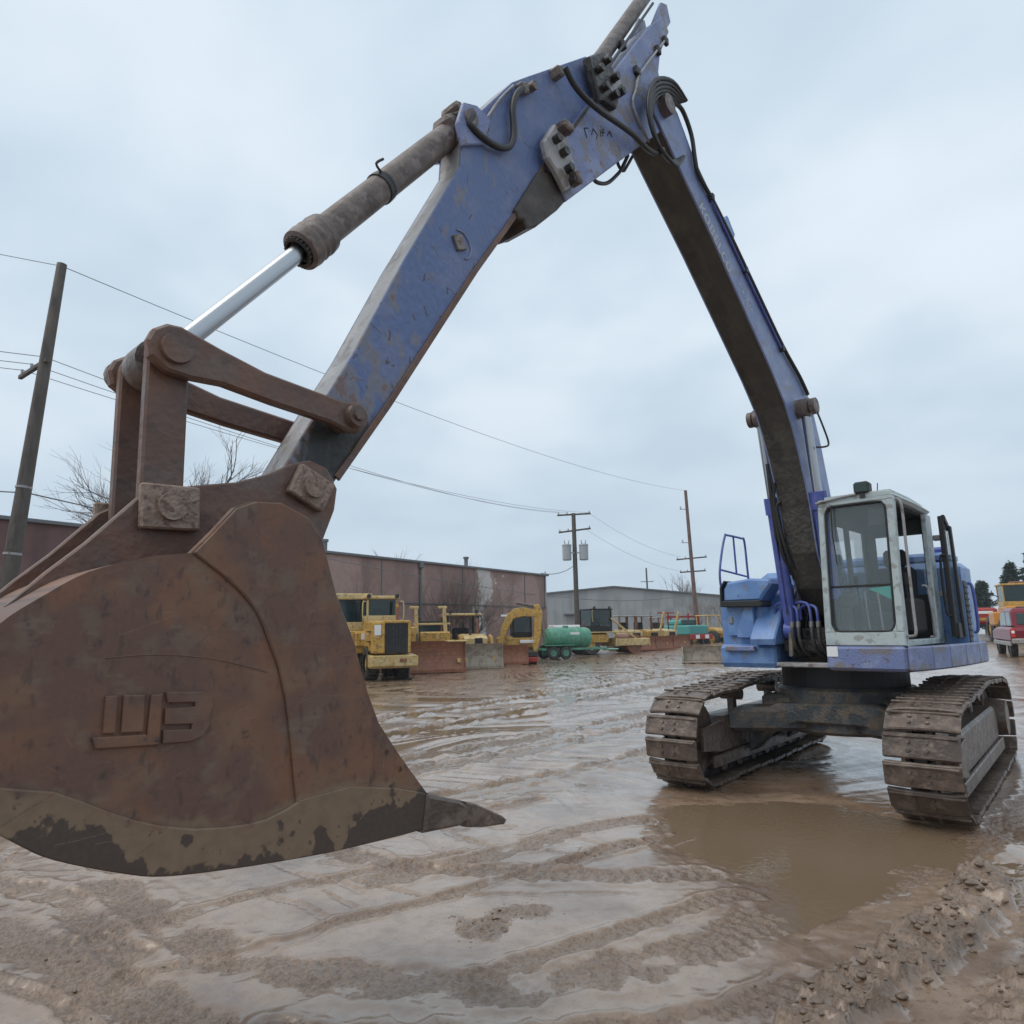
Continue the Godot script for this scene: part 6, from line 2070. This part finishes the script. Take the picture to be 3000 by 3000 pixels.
	b.box(Vector3(-0.2, 0.95, -0.8), Vector3(1.5, 0.5, 1.2), 0.04)
	obj("body", b, "yellow", t)
	b = mb()
	b.cyl(Vector3(-0.15, 1.4, 0.7), Vector3(-0.15, 1.85, 0.7), 0.05, -1.0, 10)
	obj("exhaust_pipe", b, "rubber", t)
	for s in [-1, 1]: crawler(t, 0.85 * s, 2.6, 0.75, 0.45, -0.1)
	mouldboard(t, Vector3(0.12, 0.03, 2.3), 1.62, 1.02, "blade_grey")
	b = mb()
	for s in [-1, 1]: b.box(Vector3(0.6 * s, 0.4, 1.4), Vector3(0.12, 0.16, 1.7), 0.02)
	obj("push_arm", b, "yellow", t)
	dress(t, Vector3(-0.35, 2.38, 0.0), 0.6, Vector3(0.25, 1.42, 0.3), "black")
	# small yellow excavator, boom arched over its cab
	t = thing("small_excavator", "small yellow excavator with its boom arched in front of a narrow cab", "excavator", Vector3(0.05, 0, -34.2), 6.0)
	for s in [-1, 1]: crawler(t, 0.72 * s, 2.3, 0.62, 0.40)
	b = mb()
	b.box(Vector3(0, 0.98, -0.2), Vector3(1.75, 0.62, 1.9), 0.12)
	obj("house", b, "yellow", t)
	var cb := glazed_cab(t, Vector3(0.28, 1.12, 0.15), Vector3(0.95, 1.30, 1.1), "interior", "green_glass", 0.10)
	b = mb()
	b.box(Vector3(0, 1.36, 0), Vector3(1.05, 0.06, 1.2), 0.02)
	var rf := obj("roof_panel", b, "pale_yellow", cb)
	b = mb()
	var keep := b.xf
	b.xf = Transform3D(Basis(Vector3.UP, deg_to_rad(78)), Vector3(-0.75, 0, 0.75))
	b.prism(poly([-0.15, 0.85, 0.05, 0.80, 0.30, 1.55, 0.62, 2.12, 1.05, 2.22, 1.75, 2.20, 1.80, 2.46, 1.15, 2.66, 0.72, 2.62, 0.32, 2.36, 0.02, 1.70]), -0.13, 0.13, 0.02)
	obj("boom", b, "yellow", t)
	b = mb()
	b.xf = Transform3D(Basis(Vector3.UP, deg_to_rad(78)), Vector3(-0.75, 0, 0.75))
	b.prism(poly([1.62, 2.76, 1.86, 2.80, 2.02, 2.40, 1.92, 1.30, 1.70, 0.50, 1.54, 0.52, 1.60, 1.40, 1.62, 2.20]), -0.10, 0.10, 0.02)
	obj("stick", b, "yellow", t)
	b = mb()
	b.xf = Transform3D(Basis(Vector3.UP, deg_to_rad(78)), Vector3(-0.75, 0, 0.75))
	b.cyl(Vector3(0, 2.86, 0.75), Vector3(0, 2.72, 1.62), 0.07, -1.0, 12)
	b.cyl(Vector3(0, 2.74, 1.8), Vector3(0, 1.2, 2.06), 0.06, -1.0, 12)
	obj("boom_cylinder", b, "barrel", t)
	b = mb()
	b.box(Vector3(-0.62, 2.28, 1.02), Vector3(0.3, 0.09, 0.02), 0.0)
	b.box(Vector3(0.50, 1.03, 0.86), Vector3(0.7, 0.16, 0.06), 0.02)
	obj("name_panel", b, "white", t)
	b = mb()
	b.box(Vector3(0.55, 0.45, 1.25), Vector3(0.75, 0.28, 0.5), 0.05)
	obj("coupler", b, "grease", t)
	b = mb()
	b.box(Vector3(0.55, 0.20, 1.3), Vector3(0.7, 0.26, 0.45), 0.05)
	obj("attachment", b, "red_paint", t)
	mouldboard(t, Vector3(-0.35, 0.03, 1.75), 1.5, 0.88, "red_rust")
	# green water tank on its trailer
	t = thing("tank_trailer", "green cylindrical tank on a twin axle trailer with a white label", "trailer", Vector3(2.95, 0, -38.4), 20.0)
	b = mb()
	b.lathe(Vector3(-1.35, 1.12, 0), Vector3.RIGHT, [Vector2(0.001, 0.0), Vector2(0.35, 0.02), Vector2(0.52, 0.14), Vector2(0.56, 0.30), Vector2(0.56, 1.9), Vector2(0.575, 1.9), Vector2(0.575, 1.98), Vector2(0.56, 1.98), Vector2(0.56, 2.45), Vector2(0.50, 2.6), Vector2(0.3, 2.68), Vector2(0.001, 2.7)], 28)
	obj("tank", b, "green", t)
	b = mb()
	b.cyl(Vector3(-0.1, 1.66, 0), Vector3(-0.1, 1.78, 0), 0.16, -1.0, 14)
	obj("filler_cap", b, "green", t)
	b = mb()
	b.panel(poly([-0.05, 1.22, 0.5, 1.22, 0.5, 1.42, -0.05, 1.42]), 0.515, 0.53)
	obj("tank_label", b, "white", t)
	b = mb()
	b.box(Vector3(0.2, 0.52, 0.55), Vector3(3.9, 0.11, 0.08), 0.01)
	b.box(Vector3(0.2, 0.52, -0.55), Vector3(3.9, 0.11, 0.08), 0.01)
	for x in [-1.6, -0.6, 0.4, 1.3]: b.box(Vector3(x, 0.52, 0), Vector3(0.1, 0.10, 1.1), 0.0)
	b.prism(poly([0.55, 0.45, 0.3, 0.4, 0.3, 0.5]), 2.0, 2.9, 0.0)
	obj("trailer_frame", b, "green", t)
	for x in [-1.15, -0.42]:
		for z in [-0.66, 0.66]: wheel(t, Vector3(x, 0.34, z), 0.34, 0.2, Vector3.BACK, "green")
	b = mb()
	b.box(Vector3(-0.78, 0.73, 0.66), Vector3(1.7, 0.04, 0.26), 0.01)
	b.box(Vector3(-0.78, 0.73, -0.66), Vector3(1.7, 0.04, 0.26), 0.01)
	obj("mudguard", b, "green", t)
	# soil compactor
	t = thing("soil_compactor", "yellow single drum soil compactor with a dark glazed cab", "roller", Vector3(5.75, 0, -44.5), 24.0)
	b = mb()
	b.cyl(Vector3(1.75, 0.62, -0.85), Vector3(1.75, 0.62, 0.85), 0.60, -1.0, 32)
	obj("drum", b, "red_rust", t)
	b = mb()
	for z in [-0.98, 0.98]: b.box(Vector3(1.6, 0.72, z), Vector3(2.2, 0.44, 0.14), 0.03)
	b.box(Vector3(2.72, 0.78, 0), Vector3(0.22, 0.36, 2.1), 0.03)
	b.box(Vector3(0.45, 0.72, 0), Vector3(0.3, 0.5, 1.9), 0.03)
	obj("drum_yoke", b, "pale_yellow", t)
	b = mb()
	b.prism(poly([0.95, 0.75, 0.98, 1.20, 0.6, 1.35, -0.6, 1.35, -0.98, 1.20, -0.95, 0.75]), -2.0, -0.2, 0.05)
	obj("engine_hood", b, "yellow", t)
	b = mb()
	b.box(Vector3(-0.2, 1.36, 0), Vector3(2.6, 0.07, 2.1), 0.02)
	obj("platform", b, "pale_yellow", t)
	glazed_cab(t, Vector3(-0.55, 1.40, 0), Vector3(1.5, 1.35, 1.5), "black", "green_glass", 0.09)
	for z in [-0.85, 0.85]:
		b = mb()
		b.box(Vector3(1.0, 1.55, z), Vector3(2.3, 0.12, 0.10), 0.02, Basis(Vector3.BACK, -0.62))
		obj("sloping_guard", b, "pale_yellow", t)
	for z in [-0.7, 0.7]: wheel(t, Vector3(-1.45, 0.6, z), 0.60, 0.45, Vector3.BACK, "yellow")
	dress(t, Vector3(-0.55, 2.85, 0.75), 0.55, Vector3(-1.6, 1.35, 0.3), "pale_yellow")
	# pale pickup behind the tank
	t = thing("pickup_truck", "white pickup truck just showing above the green tank", "truck", Vector3(3.4, 0, -46.0), 15.0)
	b = mb()
	b.prism(poly([0.9, 0.5, 0.95, 1.05, 0.85, 1.12, 0.62, 1.75, 0.5, 1.86, -0.5, 1.86, -0.62, 1.75, -0.85, 1.12, -0.95, 1.05, -0.9, 0.5]), -1.0, 0.9, 0.04)
	b.prism(poly([0.9, 0.5, 0.92, 1.15, -0.92, 1.15, -0.9, 0.5]), 0.9, 2.6, 0.04)
	b.prism(poly([0.9, 0.5, 0.9, 1.12, -0.9, 1.12, -0.9, 0.5]), -2.3, -1.0, 0.06)
	obj("body", b, "white", t)
	b = mb()
	b.box(Vector3(-0.05, 1.45, 0.73), Vector3(1.4, 0.42, 0.02), 0.0, Basis(Vector3.RIGHT, -0.33))
	obj("side_window", b, "dark_glass", t)
	for x in [-1.6, 1.7]:
		for z in [-0.8, 0.8]: wheel(t, Vector3(x, 0.38, z), 0.38, 0.24, Vector3.BACK, "steel")
	# jumble farther along the row
	t = thing("track_dozer", "yellow dozer with a thin canopy behind the compactor's drum", "bulldozer", Vector3(9.6, 0, -51.0), 25.0)
	dozer_small(t, "yellow", "red_rust", true)
	t = thing("track_loader", "faded yellow track loader with raised lift arms and a dark bucket", "loader", Vector3(11.6, 0, -54.5), 30.0)
	dozer_small(t, "pale_yellow", "red_rust", false)
	b = mb()
	for x in [-0.75, 0.75]: b.box(Vector3(x, 1.9, 0.9), Vector3(0.14, 1.8, 0.16), 0.02, Basis(Vector3.RIGHT, 0.35))
	obj("lift_arm", b, "pale_yellow", t)
	b = mb()
	b.box(Vector3(0, 2.72, 0.6), Vector3(1.7, 0.1, 0.12), 0.02)
	obj("lift_cross_bar", b, "red_paint", t)
	t = thing("flatbed_truck", "teal cabbed truck with a red and white bumper among the far machines", "truck", Vector3(14.4, 0, -57.5), 28.0)
	b = mb()
	b.box(Vector3(0, 1.35, -0.2), Vector3(2.1, 0.8, 3.2), 0.1)
	b.box(Vector3(0, 1.95, -0.6), Vector3(1.9, 0.5, 1.6), 0.15)
	obj("body", b, "teal_paint", t)
	b = mb()
	b.box(Vector3(0, 2.0, 0.22), Vector3(1.6, 0.36, 0.03), 0.0)
	obj("windshield", b, "dark_glass", t)
	b = mb()
	b.box(Vector3(0.1, 0.82, 1.5), Vector3(2.3, 0.42, 0.2), 0.03)
	obj("bumper", b, "red_paint", t)
	for x in [-0.5, 0.5]:
		b = mb()
		b.box(Vector3(x + 0.1, 0.82, 1.61), Vector3(0.4, 0.30, 0.02), 0.0)
		obj("bumper_panel", b, "white", t)
	for x in [-0.9, 0.9]:
		for z in [-1.3, 1.0]: wheel(t, Vector3(x, 0.45, z), 0.45, 0.28, Vector3.RIGHT, "steel")
	t = thing("grader_frame", "red steel lattice attachment standing behind the teal truck", "attachment", Vector3(14.8, 0, -60.5), 25.0)
	b = mb()
	for x in [-1.6, -0.5, 0.6, 1.7]:
		b.box(Vector3(x, 1.4, 0), Vector3(0.14, 2.8, 0.14), 0.02)
	b.box(Vector3(0, 2.5, 0), Vector3(3.5, 0.16, 0.14), 0.02)
	b.box(Vector3(0, 2.0, 0.05), Vector3(3.5, 0.12, 0.12), 0.02, Basis(Vector3.BACK, 0.1))
	obj("lattice", b, "red_paint", t)
	t = thing("wheel_loader", "yellow wheel loader with an open canopy next to the blue excavator", "loader", Vector3(17.0, 0, -60.0), 35.0)
	b = mb()
	b.prism(poly([1.5, 0.7, 1.55, 1.3, 1.0, 1.5, -1.2, 1.6, -1.4, 0.8]), -0.75, 0.75, 0.08)
	obj("body", b, "yellow", t)
	b = mb()
	b.box(Vector3(0, 2.55, -0.2), Vector3(1.7, 0.1, 1.4), 0.03)
	for sx in [-0.75, 0.75]:
		for sz in [-0.8, 0.4]: b.box(Vector3(sx, 2.0, sz), Vector3(0.08, 1.05, 0.08), 0.0)
	obj("canopy", b, "pale_yellow", t)
	b = mb()
	for sx in [-0.6, 0.6]: b.box(Vector3(sx, 1.15, 1.7), Vector3(0.16, 0.25, 1.6), 0.03, Basis(Vector3.RIGHT, 0.3))
	obj("lift_arm", b, "yellow", t)
	for sx in [-0.9, 0.9]:
		for sz in [-0.9, 1.0]: wheel(t, Vector3(sx, 0.62, sz), 0.62, 0.45)
	t = thing("backhoe_loader", "orange yellow backhoe partly hidden by the blue excavator's tank cover", "loader", Vector3(19.2, 0, -59.0), 20.0)
	dozer_small(t, "orange", "blade_grey", true)
	# lone bucket left in the mud
	t = thing("loader_bucket", "empty grey loader bucket lying in the mud left of the blue excavator", "bucket", Vector3(8.75, 0.0, -32.0), -12.0)
	mouldboard(t, Vector3(0, 0.0, 0), 2.0, 0.74, "blade_grey", "mouldboard")
	b = mb()
	b.box(Vector3(0, 0.03, 0.35), Vector3(2.0, 0.06, 0.8), 0.01)
	obj("floor_plate", b, "blade_grey", t)
	b = mb()
	for s in [-1, 1]: b.prism(poly([0.72, 0.0, 0.66, 0.16, 0.1, 0.70, -0.15, 0.72, -0.2, 0.0]), s * 1.0 - 0.025, s * 1.0 + 0.025, 0.0)
	obj("end_plate", b, "blade_grey", t)
	var extra := [[Vector3(-2.9, 0, -36.0), 10.0, "yellow", "red_rust", true, "faded dozer whose canopy shows behind the masts of the crawler tractor"],
		[Vector3(-5.2, 0, -30.0), 16.0, "pale_yellow", "blade_grey", false, "old yellow dozer parked behind the grilled loader"],
		[Vector3(8.2, 0, -50.0), 22.0, "pale_yellow", "red_rust", true, "faded yellow dozer just behind the compactor cab"],
		[Vector3(13.2, 0, -60.5), 24.0, "orange", "red_rust", true, "orange dozer half hidden behind the faded track loader"],
		[Vector3(21.0, 0, -64.0), 24.0, "yellow", "blade_grey", true, "farthest yellow dozer at the end of the row, before the thicket"]]
	for e in extra:
		t = thing("parked_dozer", e[5], "bulldozer", e[0], e[1], "dozers parked at the back of the row")
		dozer_small(t, e[2], e[3], e[4])
	make_right_side()

# work lamps, grab rails, a stack and hoses, as every machine of the row has them
func dress(t: Node3D, top: Vector3, half: float, stack: Vector3, m: String):
	for s in [-1, 1]:
		var b := mb()
		b.cyl(top + Vector3(half * s, 0.05, 0.0), top + Vector3(half * s, 0.05, 0.09), 0.07, 0.08, 10)
		b.box(top + Vector3(half * s, -0.02, -0.02), Vector3(0.05, 0.10, 0.05), 0.0)
		obj("work_lamp", b, "rubber", t)
		b = mb()
		b.tube(bend([top + Vector3((half + 0.12) * s, -0.15, 0.1), top + Vector3((half + 0.22) * s, -0.18, 0.14), top + Vector3((half + 0.22) * s, -0.75, 0.16), top + Vector3((half + 0.12) * s, -0.80, 0.12)], 3), 0.022, 6)
		obj("grab_rail", b, m, t)
	var b := mb()
	b.cyl(stack, stack + Vector3(0, 0.5, 0), 0.055, -1.0, 10)
	b.cyl(stack + Vector3(0, 0.5, 0), stack + Vector3(0, 0.72, -0.06), 0.045, -1.0, 10)
	obj("exhaust_stack", b, "red_rust", t)
	for k in 3:
		b = mb()
		var x := -half * 0.6 + k * half * 0.6
		b.tube(bend([top + Vector3(x, -0.9, 0.1), top + Vector3(x + 0.05, -1.0, 0.32), top + Vector3(x - 0.04, -1.25, 0.36), top + Vector3(x, -1.4, 0.2)], 4), 0.025, 6)
		obj("hydraulic_hose", b, "hose", t)

func dozer_small(t: Node3D, m: String, blade: String, canopy: bool):
	var b := mb()
	b.prism(poly([1.2, 0.65, 1.2, 1.35, 0.2, 1.5, -1.0, 1.5, -1.1, 0.65]), -0.55, 0.55, 0.06)
	obj("hood", b, m, t)
	b = mb()
	b.box(Vector3(0.0, 1.0, 1.21), Vector3(0.6, 0.5, 0.03), 0.0)
	obj("grille", b, "black", t)
	if canopy:
		b = mb()
		b.box(Vector3(0, 2.45, -0.6), Vector3(1.6, 0.09, 1.5), 0.03)
		obj("canopy", b, "grey_metal", t)
		for sx in [-0.65, 0.65]:
			for sz in [-1.2, 0.0]:
				b = mb()
				b.box(Vector3(sx, 1.95, sz), Vector3(0.09, 1.0, 0.09), 0.0)
				obj("canopy_post", b, "red_rust", t)
	b = mb()
	b.box(Vector3(0, 1.7, -0.7), Vector3(0.6, 0.6, 0.3), 0.05)
	obj("driver_seat", b, "seat", t)
	b = mb()
	b.cyl(Vector3(0.2, 1.4, 0.6), Vector3(0.2, 2.0, 0.6), 0.05, -1.0, 8)
	obj("exhaust_pipe", b, "rubber", t)
	for s in [-1, 1]: crawler(t, 0.8 * s, 2.6, 0.75, 0.42)
	mouldboard(t, Vector3(0, 0.05, 1.9), 2.3, 0.95, blade)
	b = mb()
	for s in [-1, 1]: b.box(Vector3(0.6 * s, 0.45, 1.2), Vector3(0.12, 0.16, 1.4), 0.02)
	obj("push_arm", b, m, t)

func make_right_side():
	var b: MB
	# dark red sport utility vehicle seen from behind
	var y := yard_height(19.4, 25.6) - 0.02
	var t := thing("sport_utility_vehicle", "dark red sport utility vehicle parked at the right edge, seen from behind", "car", Vector3(20.2, y, -27.2), -28.0)
	b = mb()
	# side profile along z, rear at +z
	b.prism(poly([2.35, 0.55, 2.40, 0.98, 2.30, 1.10, 0.9, 1.12, -0.9, 1.12, -2.3, 1.02, -2.4, 0.55]), -0.94, 0.94, 0.09)
	obj("body", b, "suv_red", t)
	b = mb()
	b.prism(poly([2.30, 1.08, 2.10, 1.68, 1.95, 1.80, 0.2, 1.84, -0.4, 1.78, -1.05, 1.10]), -0.82, 0.82, 0.10)
	obj("greenhouse", b, "suv_red", t)
	b = mb()
	b.box(Vector3(0, 1.41, 2.215), Vector3(1.36, 0.42, 0.02), 0.02, Basis(Vector3.RIGHT, -0.30))
	obj("rear_window", b, "dark_glass", t)
	for s in [-1, 1]:
		b = mb()
		b.prism(poly([1.95, 1.16, 1.85, 1.62, 0.9, 1.68, 0.85, 1.16]), s * 0.822 - 0.006, s * 0.822 + 0.006, 0.0)
		b.prism(poly([0.75, 1.16, 0.78, 1.68, -0.35, 1.66, -0.75, 1.16]), s * 0.822 - 0.006, s * 0.822 + 0.006, 0.0)
		obj("side_window", b, "dark_glass", t)
		b = mb()
		b.box(Vector3(0.86 * s, 0.90, 2.37), Vector3(0.13, 0.34, 0.08), 0.02)
		obj("tail_lamp", b, "red_light", t)
		b = mb()
		b.box(Vector3(0.86 * s, 0.93, 2.405), Vector3(0.10, 0.10, 0.03), 0.01)
		obj("reversing_lamp", b, "white", t)
	b = mb()
	b.box(Vector3(0, 0.60, 2.42), Vector3(1.86, 0.20, 0.20), 0.04)
	obj("rear_bumper", b, "suv_trim", t)
	b = mb()
	for s in [-1, 1]: b.box(Vector3(0.93 * s, 0.50, 0), Vector3(0.06, 0.16, 4.3), 0.02)
	obj("side_trim", b, "suv_trim", t)
	for s in [-1, 1]:
		for z in [-1.45, 1.45]: wheel(t, Vector3(0.80 * s, 0.36, z), 0.36, 0.24, Vector3.RIGHT, "steel")
	# orange-yellow loader behind it
	y = yard_height(34.0, 45.0)
	t = thing("articulated_loader", "orange yellow loader with a wide glazed cab behind the dark red car", "loader", Vector3(33.0, y, -45.4), -24.0)
	b = mb()
	b.box(Vector3(0.3, 1.75, 0), Vector3(2.1, 1.1, 2.4), 0.1)
	b.box(Vector3(-1.0, 1.5, 0.3), Vector3(0.9, 0.9, 1.6), 0.1)
	obj("body", b, "orange", t)
	b = mb()
	b.box(Vector3(0.6, 1.85, 1.22), Vector3(1.7, 0.8, 0.05), 0.02)
	obj("grille", b, "black", t)
	b = mb()
	b.box(Vector3(0.45, 2.12, 1.255), Vector3(0.34, 0.11, 0.02), 0.0)
	b.box(Vector3(0.85, 2.12, 1.255), Vector3(0.14, 0.11, 0.02), 0.0)
	obj("badge", b, "white", t)
	glazed_cab(t, Vector3(0.45, 2.2, -0.3), Vector3(2.3, 1.45, 1.7), "yellow", "green_glass", 0.12)
	b = mb()
	b.box(Vector3(0.5, 3.85, -0.3), Vector3(1.2, 0.14, 0.6), 0.03)
	obj("roof_box", b, "red_rust", t)
	for sx in [-1.0, 1.2]:
		for sz in [-1.6, 0.4]: wheel(t, Vector3(sx, 0.85, sz), 0.85, 0.6, Vector3.RIGHT, "yellow")
	b = mb()
	b.tube([Vector3(-0.9, 2.9, 0.4), Vector3(-1.3, 3.1, 0.5), Vector3(-1.3, 3.35, 0.5)], 0.03, 6)
	b.box(Vector3(-1.35, 3.1, 0.5), Vector3(0.35, 0.22, 0.06), 0.02)
	obj("mirror", b, "black", t)
	# red machine beyond
	y = yard_height(33.0, 52.0)
	t = thing("red_compressor", "red boxy compressor between the blue excavator's tail and the orange loader", "machine", Vector3(35.2, y, -52.0), -25.0)
	b = mb()
	b.box(Vector3(0, 1.75, 0), Vector3(1.6, 1.2, 2.6), 0.15)
	obj("body", b, "red_paint", t)
	for k in 2:
		b = mb()
		b.box(Vector3(0.0, 1.5 + 0.5 * k, 1.31), Vector3(1.0, 0.20, 0.03), 0.01)
		obj("side_panel", b, "white" if k else "yellow", t)
	for sx in [-0.8, 0.8]: wheel(t, Vector3(sx, 0.6, 0), 0.6, 0.35, Vector3.RIGHT, "steel")
	b = mb()
	b.box(Vector3(0, 1.05, 0), Vector3(1.8, 0.2, 2.4), 0.03)
	obj("chassis", b, "black", t)

func _ready():
	set_view()
	set_materials()
	make_yard()
	make_buildings()
	make_poles()
	make_trees()
	make_excavator()
	make_row()
